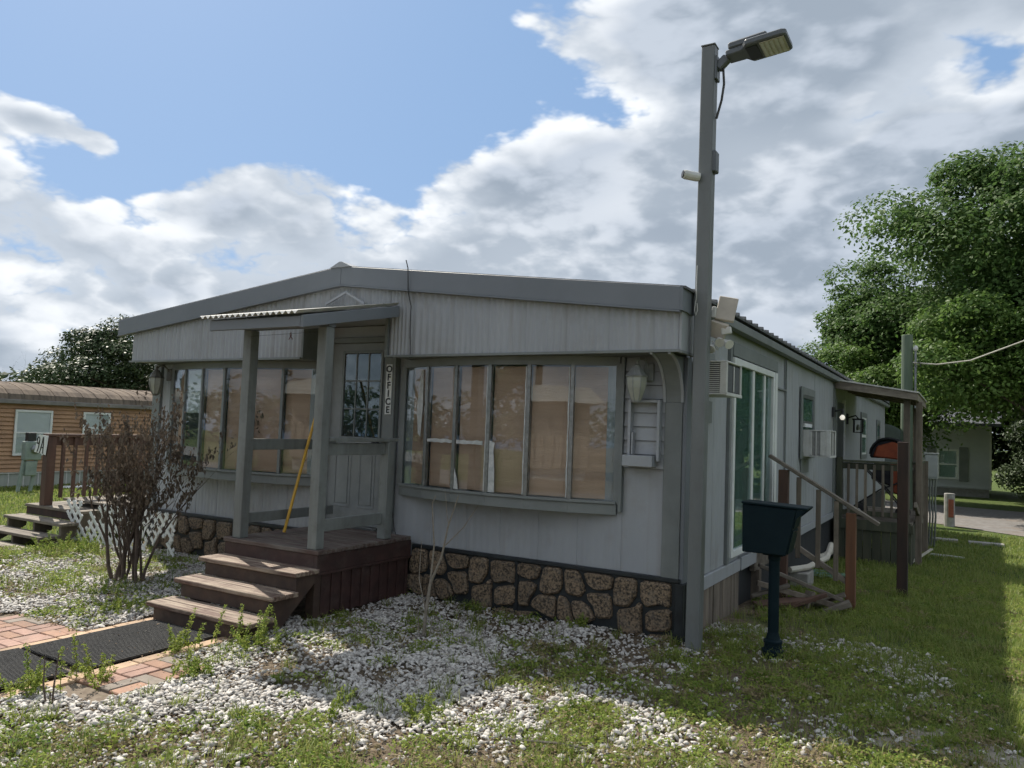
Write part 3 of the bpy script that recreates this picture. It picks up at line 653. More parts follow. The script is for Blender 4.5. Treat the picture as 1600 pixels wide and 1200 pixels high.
# ---- right side wall
side = box('side_wall', SID, home, XR-.008, XR+.0, YF+.10, YB-.01, .42, 2.49)
def side_panel(y0, y1, z0, z1, ribs, amp): return panel('siding_panel', side, SID, (XR, y0, 0), (0, 1, 0), (1, 0, 0), y1-y0, z0, z1, z1, ribs, amp)
ys = [YF+.10, 6.45, 6.86]
for a, b in zip(ys[:-1], ys[1:]): side_panel(a, b, .43, 2.49, 3, .004)
side_panel(8.86, 9.37, .43, 2.10, 3, .004)
ys = [9.38, 9.86, 10.26]
for a, b in zip(ys[:-1], ys[1:]): side_panel(a, b, .43, 2.49, 4, .004)
ys = [11.5, 11.9, 12.35, 12.8, 13.28]
for a, b in zip(ys[:-1], ys[1:]): side_panel(a, b, .43, 2.49, 4, .004)
ys = list(np.arange(14.6, 22.7, .54))
for a, b in zip(ys[:-1], ys[1:]): side_panel(a, b, .43, 2.49, 4, .004)
side_panel(10.265, 10.86, .43, 1.25, 3, .004); side_panel(10.865, 11.495, .43, 1.25, 3, .004)
box('door_hood', TRIM, home, XR+.001, XR+.045, 6.92, 8.82, 2.285, 2.405, .003)
box('side_trim', TRIM, home, XR+.001, XR+.03, 8.84, 9.38, 2.11, 2.13)
box('side_trim', TRIM, home, XR+.013, XR+.03, 9.372, 9.392, .43, 2.49)
box('corner_trim', TRIM, home, XR+.001, XR+.03, 13.28, 13.40, .40, 2.49, .003)
box('side_trim', TRIM, home, XR+.001, XR+.034, 6.865, 6.92, .43, 2.41, .003)
# sliding glass door
sd = MB(); x0, x1 = XR+.001, XR+.055
sd.box(x0, x1, 6.925, 6.985, .48, 2.27).box(x0, x1, 8.56, 8.76, .48, 2.27).box(x0, x1, 6.986, 8.559, 2.21, 2.27).box(x0, x1, 6.986, 8.559, .48, .54)
slide = sd.build('sliding_door', WHITEV, home, .004)
box('stile', WHITEV, slide, x0+.002, x1-.01, 7.66, 7.73, .541, 2.209, .003); box('stile', WHITEV, slide, x0+.002, x1-.02, 8.20, 8.26, .541, 2.209, .003)
box('stile', WHITEV, slide, x0+.002, x1+.012, 8.60, 8.63, .481, 2.269, .002)
box('glass', GLASS2, slide, XR+.030, XR+.034, 6.987, 7.659, .542, 2.208); box('glass', GLASS2, slide, XR+.022, XR+.026, 7.732, 8.558, .542, 2.208)
cv = []
for i in range(60):
    y = 6.99+i*(8.555-6.99)/59; cv.append((XR+.010+.006*math.sin(i*1.9), y))
MB().add([(x, y, .545) for x, y in cv]+[(x, y, 2.205) for x, y in cv], [(i, i+1, i+61, i+60) for i in range(59)]).build('curtain', CURT, slide)
# small windows on the side
def side_window(y0, y1, z0, z1, white=False, lo=0.0):
    w = MB().box(XR+.013, XR+.035, y0-.09, y0, z0-.09, z1+.1).box(XR+.013, XR+.035, y1, y1+.09, z0-.09, z1+.1).box(XR+.013, XR+.035, y0+.001, y1-.001, z1, z1+.1).box(XR+.013, XR+.035, y0+.001, y1-.001, z0-.09, z0).build('side_window', TRIM, home, .003)
    f = WHITEV if white else ALU
    MB().box(XR+.012, XR+.03, y0+.001, y0+.04, z0+.001, z1-.001).box(XR+.012, XR+.03, y1-.04, y1-.001, z0+.001, z1-.001).box(XR+.012, XR+.032, y0+.041, y1-.041, (z0+z1)/2-.03, (z0+z1)/2+.03).box(XR+.012, XR+.03, y0+.041, y1-.041, z1-.04, z1-.001).box(XR+.012, XR+.03, y0+.041, y1-.041, z0+.001, z0+.04).build('sash', f, w)
    box('pane', GLASS2, w, XR+.018, XR+.021, y0+.042, y1-.042, z0+.041, z1-.041)
    box('window_back', CURT, w, XR+.0125, XR+.014, y0+.04, y1-.04, z0+.04, z1-.04)
side_window(10.44, 11.28, 1.40, 2.14); side_window(17.1, 17.95, 1.30, 2.06, True); side_window(20.3, 20.95, 1.35, 2.0)
box('window_stop', WHITEV, home, XR+.037, XR+.06, 10.46, 10.98, 1.72, 1.765)
box('patch_panel', TRIM, home, XR+.014, XR+.02, 10.42, 11.0, 1.12, 1.30)
box('patch_panel', TRIM, home, XR+.014, XR+.02, 5.95, 6.35, 1.66, 1.84); box('patch_panel', TRIM, home, XR+.014, XR+.02, 5.98, 6.4, 2.16, 2.24)
sdoor = box('side_door', mat('dark_door', (0.045, 0.055, 0.07), (0.03, 0.036, 0.046), 0.4, 3), home, XR+.001, XR+.03, 13.52, 14.35, .36, 2.2, .003)
box('door_casing', WHITEV, home, XR+.001, XR+.05, 14.36, 14.42, .36, 2.26); box('door_casing', TRIM, home, XR+.001, XR+.04, 13.42, 13.51, .36, 2.26)
# side floor band and wooden skirt boards
for (y0, y1, dz) in ((YF+.12, 7.35, 0), (7.36, 7.95, .012)): box('floor_band', SID, home, XR-.005, XR+.03+dz, y0, y1, .315, .425+dz, .004)
box('floor_band', SID, home, XR-.012, XR+.025, 9.40, 13.28, .33, .425, .004); box('floor_beam', WOODH, home, XR-.03, XR+.02, 7.96, 9.39, .22, .42, .004)
y = YF+.13; k = 0
while y < 7.33:
    w = .085+.03*rng.random(); zb = gz(XR, y)-.03
    MB().box(XR-.012-.006*rng.random(), XR+.012+.008*rng.random(), y, y+w-.008, zb, .312+.0*k).build('skirt_board', WOODG, home, .002); y += w
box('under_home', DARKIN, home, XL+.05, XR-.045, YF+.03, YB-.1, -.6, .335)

# ---- cables hanging on the front
CABLE = mat('cable_black', (0.03, 0.03, 0.03), (0.05, 0.05, 0.05), 0.6, 6)
tag(MB().tube([(-4.24, 5.27, 3.0), (-4.22, 5.275, 2.93), (-4.21, 5.28, 2.72), (-4.205, 5.325, 2.6), (-4.20, 5.32, 2.4), (-4.19, 5.325, 2.17)], .005, 5).build('cable', CABLE), 'thin black cable hanging from the roof edge over the right bow window', 'cable', 'cables hanging on the front wall')
tag(MB().tube([(-4.56, 5.60, 2.10), (-4.565, 5.61, 1.6), (-4.56, 5.60, 1.1), (-4.55, 5.58, .95), (-4.56, 5.62, .8), (-4.50, 5.60, .6), (-4.46, 5.60, .48), (-4.50, 5.58, .3), (-4.60, 5.55, .18), (-4.47, 5.57, .05)], .0045, 5).build('cable', CABLE), 'black cable running down the wall between the door trim and the right bow window', 'cable', 'cables hanging on the front wall')

# ---- coach lanterns
def lantern(label, x, m_glass, m_met, tilt=0):
    c = (x, YF-.17, 1.80)
    t = thing('wall_lantern', label, 'wall lamp', (x, YF-.03, 1.8), 'coach lanterns on the front wall')
    MB().lathe(c, [(.035, .0), (.05, .035), (.072, .10), (.078, .15), (.078, .185)], 8).build('lantern_glass', m_glass, t, .002)
    rb_ = MB()
    for k in range(8):
        a = 2*math.pi*k/8; u = Vector((math.cos(a), math.sin(a), 0))
        rb_.tube([Vector(c)+u*.037+Vector((0, 0, 0)), Vector(c)+u*.052+Vector((0, 0, .035)), Vector(c)+u*.075+Vector((0, 0, .10)), Vector(c)+u*.081+Vector((0, 0, .185))], .0032, 4)
    rb_.build('rib', m_met, t)
    MB().lathe(c, [(.088, .184), (.092, .192), (.075, .20), (.05, .245), (.035, .262), (.03, .275), (.012, .285), (.014, .30), (.006, .325)], 8).build('cap', m_met, t)
    MB().lathe(c, [(.02, -.018), (.038, -.006), (.04, .002)], 8).build('base', m_met, t)
    MB().tube([(x, YF-.17, 2.085), (x+.01, YF-.15, 2.125), (x+.03, YF-.10, 2.13), (x+.045, YF-.06, 2.09), (x+.05, YF-.045, 2.05)], .009, 6).build('arm', m_met, t)
    MB().box(x+.01, x+.09, YF-.055, YF-.027, 1.96, 2.10).build('back_plate', m_met, t, .008)
    return t
lantern('frosted coach lantern beside the right bow window, above the niche', -2.165, FROST, GREYMET)
lantern('weathered bronze coach lantern at the left corner of the home', -8.035, FROST, BRONZE)
# ---------------------------------------------------------------- entry porch
PX0, PX1, PY0 = -5.41, -4.345, 4.473
porch = thing('entry_porch', 'small dark red wooden porch with grey posts and a corrugated canopy before the office door', 'porch', (-4.9, 5.0, 0))
y = PY0-.015; k = 0
while y < YF-.09:
    w = .137; y1 = min(y+w, YF-.078)
    box('deck_board', DECKT, porch, PX0-.01, PX1+.02+.006*rng.random(), y, y1-.006, .513+.003*rng.random(), .545+.003*rng.random(), .004); y += w; k += 1
box('rim_board', DECKR, porch, PX0, PX1-.03, PY0-.002, PY0+.036, .37, .512, .003)
box('rim_board', DECKR, porch, PX1-.029, PX1+.008, PY0-.004, YF-.06, .375, .512, .003); box('rim_board', DECKR, porch, PX0-.002, PX0+.036, PY0+.038, YF-.06, .375, .512, .003)
box('trim_strip', DECKR, porch, PX1-.028, PX1+.016, PY0+.0, YF-.06, .352, .374, .002)
y = PY0+.075; 
while y < YF-.12:
    w = .118; box('skirt_plank', DECKR, porch, PX1-.026, PX1-.008-.005*rng.random(), y, y+w-.007, .03, .350, .003); 
    box('batten', DECKR, porch, PX1-.007, PX1+.004, y+w-.020, y+w+.010, .03, .350); y += w
box('bottom_rail', DECKR, porch, PX1-.0065, PX1+.006, PY0+.08, YF-.08, .0, .07, .002) if False else None
box('leg', RISER, porch, PX1-.10, PX1-.012, PY0+.0, PY0+.07, -.03, .368, .003)
box('leg', RISER, porch, PX0+.0, PX0+.09, PY0+.04, PY0+.11, -.03, .368, .003)
# posts
box('post', POSTM, porch, PX0+.07, PX0+.165, PY0+.01, PY0+.10, .549, 2.31, .004)
box('post', POSTM, porch, PX1-.115, PX1-.02, PY0-.00, PY0+.09, .549, 2.31, .004)
box('short_post', POSTM, porch, PX1-.10, PX1-.01, 5.29, 5.38, .549, 1.395, .004)
xl = PX0+.118; xr = PX1-.067
box('rail', POSTM, porch, xl-.02, xl+.02, PY0+.101, YF-.10, 1.29, 1.385, .003); box('rail', POSTM, porch, xl-.02, xl+.02, PY0+.101, YF-.10, .665, .75, .003)
box('rail', POSTM, porch, xr-.02, xr+.02, PY0+.091, 5.289, 1.285, 1.383, .003); box('rail', POSTM, porch, xr-.02, xr+.02, PY0+.091, 5.289, .68, .775, .003)
MB().box(xr-.06, xr+.055, PY0+.091, 5.43, 1.398, 1.428).build('rail_cap', POSTM, porch, .003)
# canopy
cy0, cy1, cz0, cz1 = 4.12, 5.31, 2.352, 2.60
def cz(y): return cz0+(cz1-cz0)*(y-cy0)/(cy1-cy0)
cm = MB(); n = 120; cxa, cxb = -5.45, -4.325
for i in range(n+1):
    x = cxa+(cxb-cxa)*i/n; dz = .012*math.cos(2*math.pi*i/n*17)
    for (yy) in (cy0, cy1):
        cm.v.append((x, yy, cz(yy)+.022+dz)); cm.v.append((x, yy, cz(yy)+.019+dz))
for i in range(n):
    a = i*4; b = a+4; cm.f += [(a, b, b+2, a+2), (a+1, a+3, b+3, b+1), (a, a+1, b+1, b), (a+2, b+2, b+3, a+3)]
cm.f += [(0, 2, 3, 1), (4*n, 4*n+1, 4*n+3, 4*n+2)]
cm.build('canopy_sheet', CORR, porch)
box('canopy_fascia', FASC, porch, -5.385, -4.352, cy0+.05, cy0+.085, 2.268, 2.350, .003)
for xx in (-4.350, -5.383):
    MB().prism([(xx, cy0+.052, 2.262), (xx, cy1, cz(cy1)-.095), (xx, cy1, cz(cy1)+.004), (xx, cy0+.052, 2.356)], (.03, 0, 0)).build('canopy_side', FASC, porch, .003)
MB().prism([(-5.35, PY0+.012, 2.312), (-5.35, PY0+.09, 2.312), (-5.35, PY0+.09, 2.40), (-5.35, PY0+.012, 2.40)], (.995, 0, 0)).build('beam', FASC, porch, .003)
for xx in (-5.0, -4.68):
    MB().prism([(xx, cy0+.09, 2.29), (xx, cy1, cz(cy1)-.07), (xx, cy1, cz(cy1)+.0), (xx, cy0+.09, 2.365)], (.035, 0, 0)).build('rafter', FASC, porch)
# flashing where the canopy meets the wall
MB().beam((-5.2, 5.30, 2.66), (-4.95, 5.30, 2.76), .02, .02).beam((-4.95, 5.30, 2.76), (-4.72, 5.30, 2.64), .02, .02).build('flashing', SID, porch)
# ---- steps
steps = thing('entry_steps', 'three worn brown wooden steps up to the red porch', 'steps', (-4.8, 4.1, 0))
SX0, SX1 = -5.235, -4.345
for i, (yf, zt_, xr_) in enumerate(((3.715, .147, -4.215), (3.965, .282, -4.255), (4.215, .412, -4.27))):
    z = zt_
    xa = (-5.335, -5.365, -5.41)[i]; xb = (-4.225, -4.265, -4.305)[i]
    for j in range(2):
        ya = yf+j*.128; box('tread', TREAD, steps, xa-.01*rng.random(), xb+.012*rng.random(), ya, ya+.124, z-.034, z, .005)
    box('riser', RISER, steps, xa+.06, SX1+.027, yf+.025, yf+.045, z-.137 if i else -.03, z-.036, .002)
for xx in (SX0+.03, SX1-.012):
    MB().prism([(xx, 3.76, -.03), (xx, 3.76, .112), (xx, 4.0, .112), (xx, 4.0, .247), (xx, 4.25, .247), (xx, 4.25, .377), (xx, 4.47, .377), (xx, 4.47, .33), (xx, 4.05, -.03)], (.035, 0, 0)).build('stringer', RISER, steps, .003)

# yellow pole leaning
tag(MB().tube([(-5.20, 4.93, .56), (-5.225, 5.18, 1.32), (-5.26, 5.42, 1.98)], .0135, 10).build('yellow_pole', YELL, smooth=False), 'long yellow pole leaning behind the porch posts', 'pole')
rbn = MB(); RIB = mat('ribbon_red', (0.14, 0.02, 0.03), (0.09, 0.015, 0.02), 0.6, 5)
c = Vector((-4.76, 4.47, 2.245)); rbn.tube([c+Vector((-.02, 0, -.03)), c+Vector((.008, 0, .005)), c+Vector((.0, 0, .028)), c+Vector((-.010, 0, .018)), c+Vector((-.006, 0, .004)), c+Vector((.022, 0, -.03))], .0035, 5)
tag(rbn.build('ribbon', RIB), 'tiny dark red ribbon hanging on a thin wire under the canopy', 'ribbon')
tag(MB().tube([(-5.24, 4.47, 2.255), (-4.8, 4.47, 2.262), (-4.46, 4.47, 2.268)], .0015, 4).build('wire', CABLE), 'thin wire strung between the two porch posts under the canopy', 'wire')

# ---------------------------------------------------------------- brick path and rubber mats
path = MB().box(-6.25, -4.39, 2.0, 3.23, -.05, .002).box(-4.389, -4.0, 2.5, 3.23, -.05, .002).box(-5.36, -4.36, 3.2305, 3.74, -.05, .002).build('brick_path', mat('path_sand', (0.20, 0.16, 0.12), (0.12, 0.09, 0.065), 0.95, 30)); path['kind'] = 'structure'
BR = [mat('brick_orange', (0.34, 0.195, 0.13), (0.25, 0.145, 0.10), 0.85, 14, 0.003, 40, dirt=(0.20, 0.15, 0.11), dscale=6, damt=0.6), mat('brick_pink', (0.36, 0.22, 0.17), (0.27, 0.165, 0.13), 0.85, 14, 0.003, 40, dirt=(0.18, 0.15, 0.12), dscale=6, damt=0.6),
      mat('brick_grey', (0.24, 0.20, 0.165), (0.17, 0.145, 0.12), 0.85, 14, 0.003, 40), mat('brick_buff', (0.48, 0.33, 0.21), (0.38, 0.26, 0.17), 0.85, 14, 0.003, 40, dirt=(0.25, 0.2, 0.14), dscale=5, damt=0.6)]
for m_ in BR: per_object(m_, .8, 1.15)
brm = {}
def brick(x, y, lx, ly, mi):
    key = (round(lx, 3), round(ly, 3), mi)
    if key not in brm:
        b = MB(); e = .004
        b.v = [(-lx/2, -ly/2, -.03), (lx/2, -ly/2, -.03), (lx/2, ly/2, -.03), (-lx/2, ly/2, -.03), (-lx/2, -ly/2, .022), (lx/2, -ly/2, .022), (lx/2, ly/2, .022), (-lx/2, ly/2, .022), (-lx/2+e, -ly/2+e, .027), (lx/2-e, -ly/2+e, .027), (lx/2-e, ly/2-e, .027), (-lx/2+e, ly/2-e, .027)]
        b.f = [(0, 1, 5, 4), (1, 2, 6, 5), (2, 3, 7, 6), (3, 0, 4, 7), (4, 5, 9, 8), (5, 6, 10, 9), (6, 7, 11, 10), (7, 4, 8, 11), (8, 9, 10, 11)]
        me = bpy.data.meshes.new('brick'); me.from_pydata(b.v, [], b.f); me.update(); me.materials.append(BR[mi]); brm[key] = me
    o = bpy.data.objects.new('brick', brm[key]); COL.objects.link(o); o.parent = path
    o.location = (x, y, -.012+.006*rng.random()); o.rotation_euler = (.02*(rng.random()-.5), .02*(rng.random()-.5), .02*(rng.random()-.5))
MX0, MX1 = -5.225, -4.50                    # mat edges
y = 2.05                                    # border bricks beside the mat, set lengthways
while y < 3.70:
    brick(MX0-.055, y+.1, .098, .192, 3); brick(MX1+.055, y+.1, .098, .192, 3); y += .2
# basket-weave patches either side
for side_x, nb in ((MX0-.11, -1), (MX1+.11, 1)):
    for i in range(4 if nb < 0 else 2):
        for j in range(6):
            x = side_x+nb*(.1+i*.2); y = 2.15+j*.2
            if y > 3.2 or (nb > 0 and y < 2.6): continue
            if (i+j) % 2: 
                for s in (-1, 1): brick(x, y+s*.05, .192, .094, int(rng.choice([0, 0, 1, 2])))
            else:
                for s in (-1, 1): brick(x+s*.05, y, .094, .192, int(rng.choice([0, 1, 1, 2])))
def rubber(label, c, lx, ly, rot):
    mb = MB(); n = int(lx/.024)
    ca, sa = math.cos(rot), math.sin(rot)
    def T(x, y, z): return (c[0]+x*ca-y*sa, c[1]+x*sa+y*ca, z)
    prof = []
    for i in range(n):
        x = -lx/2+lx*i/n; prof += [(x, .030), (x+.014, .030), (x+.0145, .036), (x+.0235, .036)]
    prof.append((lx/2, .030)); m = len(prof)
    V = [T(x, -ly/2, z) for x, z in prof]+[T(x, ly/2, z) for x, z in prof]+[T(-lx/2, -ly/2, .022), T(lx/2, -ly/2, .022), T(lx/2, ly/2, .022), T(-lx/2, ly/2, .022)]
    F = [(i, i+1, m+i+1, m+i) for i in range(m-1)]; b = 2*m
    F += [(b, b+1, m-1)+tuple(range(m-2, -1, -1)), (b+2, b+3)+tuple(range(m, 2*m)), (b+1, b+2, 2*m-1, m-1), (b+3, b, 0, m)]
    o = mesh_obj('rubber_mat', V, F, RUBBER); return tag(o, label, 'mat', 'rubber mats on the brick path')
rubber('ribbed black rubber mat directly in front of the bottom step', (-4.865, 3.235), .715, .93, 0.0)
rubber('ribbed black rubber mat farther from the steps, cut off at the left edge', (-4.92, 2.23), .72, .98, -.10)

# ---------------------------------------------------------------- light pole with its fittings
px, py = -1.675, 5.545
lp = thing('light_pole', 'tall square grey steel pole with a flood lamp, at the right corner of the home', 'light pole', (px, py, 0))
PT = 4.46; lp.rotation_euler = (0, 0.0045, 0)
mb = MB(); mb.box(px-.050, px+.050, py-.050, py+.050, -.05, PT); mb.build('pole', POLE, lp, .006)
box('pole_cap', POLE, lp, px-.054, px+.054, py-.054, py+.054, PT+.001, PT+.012, .003)
arm_p = Vector((px+.06, py, PT-.17)); arm_q = Vector((px+.135, py, PT-.10))
MB().beam(arm_p, arm_q, .06, .07).build('arm', LEDG, lp, .01)
MB().box(px+.0505, px+.068, py-.045, py+.045, PT-.26, PT-.08).build('bracket', LEDG, lp, .004)
head = MB()
d = Vector((1, 0, .10)).normalized(); w = Vector((0, 1, 0)); u = d.cross(w).normalized()*-1
if u.z < 0: u = -u
hc = arm_q+d*.02
def HP(a, b, c_): p = hc+d*a+w*b+u*c_; return tuple(p)
outl = [(-.02, -.07), (.10, -.075), (.14, -.14), (.39, -.14), (.42, -.12), (.42, .12), (.39, .14), (.14, .14), (.10, .075), (-.02, .07)]
head.prism([HP(a, b, -.02) for a, b in outl], u*.045)
hd_ = head.build('lamp_head', LEDG, lp, .008)
MB().prism([HP(a, b, .026) for a, b in [(.0, -.07), (.28, -.08), (.28, .08), (.0, .07)]], u*.055).build('driver_box', LEDG, hd_, .012)
MB().prism([HP(a, b, -.0215) for a, b in [(.23, -.115), (.40, -.115), (.40, .115), (.23, .115)]], -u*.006).build('lamp_lens', LENS, hd_)
for k in range(5):
    MB().prism([HP(.238+.032*k, -.105, -.028), HP(.258+.032*k, -.105, -.028), HP(.258+.032*k, .105, -.028), HP(.238+.032*k, .105, -.028)], -u*.003).build('led_strip', WHITE, hd_)
MB().prism([HP(a, b, -.0215) for a, b in [(.13, -.1), (.21, -.1), (.21, .1), (.13, .1)]], -u*.004).build('heat_sink', BLACK, hd_)
MB().tube([(px+.10, py, PT-.13), (px+.115, py-.01, PT-.30), (px+.10, py-.01, PT-.42), (px+.062, py, PT-.55)], .009, 6).build('lamp_cable', CABLE, lp)
MB().tube([(px-.061, py+.02, 2.0), (px-.063, py+.02, 2.6), (px-.061, py+.02, 3.1)], .006, 5).build('cable', CABLE, lp)
cmr = thing('security_camera', 'small white bullet camera with a dark lens high on the light pole', 'camera', (px-.05, py-.07, 3.46))
MB().lathe((px-.02, py-.06, 3.46), [(.030, 0), (.034, .02), (.034, .11), (.030, .125)], 14, (-.80, -.6, .12)).build('body', WHITE, cmr, smooth=False)
dv = Vector((-.80, -.6, .12)).normalized(); MB().lathe(Vector((px-.02, py-.06, 3.46))+dv*.126, [(.027, 0), (.027, .006)], 12, dv).build('lens', BLACK, cmr)
jb = MB().box(px+.056, px+.094, py-.04, py+.05, 3.50, 3.66).build('junction_box', LEDG, None, .008); tag(jb, 'small grey weatherproof box on the right face of the light pole', 'box')
# floodlight cluster
fl = thing('floodlight', 'pair of beige floodlight plates with white lamp heads behind the light pole', 'floodlight', (px+.08, py+.16, 2.4))
def tilt_box(c, sx, sy, sz, ex, ey, ez):
    mb = MB(); mb.box(-sx/2, sx/2, -sy/2, sy/2, -sz/2, sz/2); from mathutils import Euler
    Mx = Euler((ex, ey, ez)).to_matrix(); mb.v = [tuple(Mx @ Vector(v)+Vector(c)) for v in mb.v]; return mb
tilt_box((px+.145, py+.15, 2.50), .14, .035, .19, -.25, .18, .25).build('plate', BEIGE, fl, .006)
tilt_box((px+.09, py+.12, 2.345), .13, .06, .12, .3, .35, .1).build('plate', BEIGE, fl, .006)
tilt_box((px+.155, py+.12, 2.335), .07, .06, .05, .1, -.15, .1).build('plate', WHITE, fl, .004)
tilt_box((px+.067, py+.10, 2.475), .03, .04, .08, 0, .1, 0).build('bracket', WHITE, fl, .004)
for (dx, dz, ax) in ((.10, -.20, (.3, -.7, -.5)), (.14, -.22, (.6, -.5, -.4)), (.07, -.24, (-.2, -.7, -.6))):
    MB().lathe((px+dx, py+.12, 2.46+dz+.02), [(.014, 0), (.02, .03), (.034, .06), (.036, .075)], 10, ax).build('lamp_head', WHITE, fl)
MB().tube([(px+.06, py+.10, 2.26), (px+.09, py+.12, 2.19), (px+.11, py+.11, 2.24), (px+.09, py+.12, 2.3)], .006, 5).build('cable', WHITE, fl)
tag(MB().tube([(px-.02, py-.062, 2.80), (px-.022, py-.064, 2.65), (px-.018, py-.066, 2.56), (px-.026, py-.066, 2.52), (px-.032, py-.066, 2.47), (px-.02, py-.067, 2.43), (px-.008, py-.066, 2.47), (px-.014, py-.066, 2.52)], .0035, 5).build('rope', WHITE), 'short white rope with a loop on the front of the light pole', 'rope')

# ---------------------------------------------------------------- mailbox
mbx = thing('mailbox', 'large dark green-black locking mailbox on a round post, right of the light pole', 'mailbox', (-1.17, 5.77, 0))
ya, yb = 5.665, 5.885
prof = [(-1.375, .735), (-1.075, .735), (-1.005, 1.062), (-1.378, 1.078)]
MB().prism([(x, ya, z) for x, z in prof], (0, yb-ya, 0)).build('box', BOXM, mbx, .006)
MB().prism([(-1.385, ya-.010, 1.079), (-.935, ya-.010, 1.064), (-.932, ya-.010, 1.078), (-1.386, ya-.010, 1.094)], (0, yb-ya+.02, 0)).build('lid', BOXM, mbx, .004)
for (yy) in (ya-.001, yb-.004):
    MB().prism([(-1.004, yy, 1.0625), (-1.018, yy, .99), (-.938, yy, 1.0635)], (0, .005, 0)).build('side_flap', BOXM, mbx)
dn = Vector((.327, 0, -.07)).normalized()
def fp(t): return (-1.075+.07*t, .735+.327*t)
(xa, za), (xb, zb) = fp(.04), fp(.55)
MB().prism([(xa+.001, ya+.012, za), (xb+.001, ya+.012, zb), (xb+.009, ya+.012, zb-.002), (xa+.009, ya+.012, za-.002)], (0, yb-ya-.024, 0)).build('door', BOXM, mbx, .002)
(xa, za), (xb, zb) = fp(.60), fp(.93)
MB().prism([(xa+.001, ya+.012, za), (xb+.001, ya+.012, zb), (xb+.009, ya+.012, zb-.002), (xa+.009, ya+.012, za-.002)], (0, yb-ya-.024, 0)).build('slot_flap', BOXM, mbx, .002)
MB().lathe((-1.028, 5.775, .90), [(.008, 0), (.008, .008)], 10, dn).build('lock', mat('chrome', (0.7, 0.7, 0.7), (0.6, 0.6, 0.6), 0.2, 3, metal=1.0), mbx)
MB().lathe((-1.172, 5.775, -.02), [(.075, 0), (.078, .075), (.062, .085), (.060, .12), (.066, .125), (.066, .14), (.050, .15), (.044, .17), (.038, .20), (.038, .70), (.043, .71), (.043, .752)], 20).build('post', BOXM, mbx, smooth=False)
MB().box(-1.24, -1.10, 5.71, 5.84, .722, .7345).build('bracket', BOXM, mbx, .003)

# ---------------------------------------------------------------- window air conditioners
def aircon(label, xo, y0, y1, z0, z1, gfront):
    t = thing('air_conditioner', label, 'air conditioner', (XR, (y0+y1)/2, z0), 'window air conditioners on the side wall')
    xi = XR+.016
    sh = MB(); th = .014
    sh.box(xi, xo, y0, y1, z1-th, z1).box(xi, xo, y0, y1, z0, z0+th)
    # posts at the corners of the shell
    for (a, b) in ((xi, xi+.09), (xo-.055, xo)):
        sh.box(a, b, y0, y0+th, z0+th, z1-th); sh.box(a, b, y1-th, y1, z0+th, z1-th)
    sh.box(xo-th, xo, y0+th, y0+.03, z0+th, z1-th).box(xo-th, xo, y1-.03, y1-th, z0+th, z1-th)
    sh.build('shell', WHITE, t, .004)
    box('core', BLACK if gfront else mat('coil_grey', (0.30, 0.30, 0.29), (0.22, 0.22, 0.21), 0.6, 20), t, xi, xo-.018, y0+.012, y1-.012, z0+.016, z1-.016)
    s = MB(); n = 15
    for k in range(n):
        z = z0+.025+(z1-z0-.05)*k/(n-1); s.box(xi+.09, xo-.056, y0+.002, y0+.009, z-.003, z+.004)
    if gfront: s.build('louvres', WHITE, t)
    r = MB(); r.box(xo-.010, xo-.002, (y0+y1)/2-.008, (y0+y1)/2+.008, z0+.03, z1-.03); r.box(xo-.0105, xo+.004, y0+.0, y1, z0-.006, z0+.02)
    r.build('rear_bar', WHITE, t, .002)
    if not gfront:
        xm = (xi+xo)/2; MB().box(xm-.006, xm+.006, y0-.004, y0+.011, z0+.02, z1-.02).box(xi+.09, xi+.12, y0-.002, y0+.011, z0+.02, z1-.02).box(xo-.12, xo-.056, y0-.002, y0+.011, z0+.02, z1-.02).build('side_bars', WHITE, t, .002)
    else: box('coil', mat('coil_dark', (0.10, 0.11, 0.12), (0.06, 0.065, 0.07), 0.6, 60), t, xo-.0175, xo-.012, y0+.032, y1-.032, z0+.03, z1-.03)
    return t
aircon('white window air conditioner sticking out high on the side wall behind the light pole', -1.545, 5.80, 6.25, 1.87, 2.13, True)
aircon('white window air conditioner under the small dark-framed window on the side wall', -1.47, 10.50, 11.0, 1.34, 1.685, False)

# ---------------------------------------------------------------- broken side stairs and rail
sr = thing('stair_rail', 'weathered wooden stair handrail with balusters and a reddish end post beside the sliding door', 'handrail', (-1.0, 8.35, gz(-1, 8.35)))
yr = 8.35
MB().beam((-1.76, yr, 1.375), (-.715, yr, .755), .09, .035).build('handrail', WOODH, sr, .004)
MB().beam((-1.70, yr+.0, .60), (-1.0, yr+.0, .165), .045, .05).build('lower_rail', WOODH, sr, .003)
box('post', WOODR, sr, -1.01, -.92, yr-.045, yr+.045, gz(-.96, yr)-.05, .845, .004)
box('post', WOODN, sr, -1.66, -1.565, yr-.045, yr+.045, gz(-.96, yr)-.05, 1.235, .004)
for x in (-1.46, -1.27, -1.10):
    z = 1.375+(x+1.76)*(.755-1.375)/1.045-.03; zl = .60+(x+1.70)*(.165-.60)/.70-.06
    box('baluster', WOODG, sr, x-.022, x+.022, yr-.04, yr-.002, max(zl, .1) if x > -1.4 else .35, z, .003)
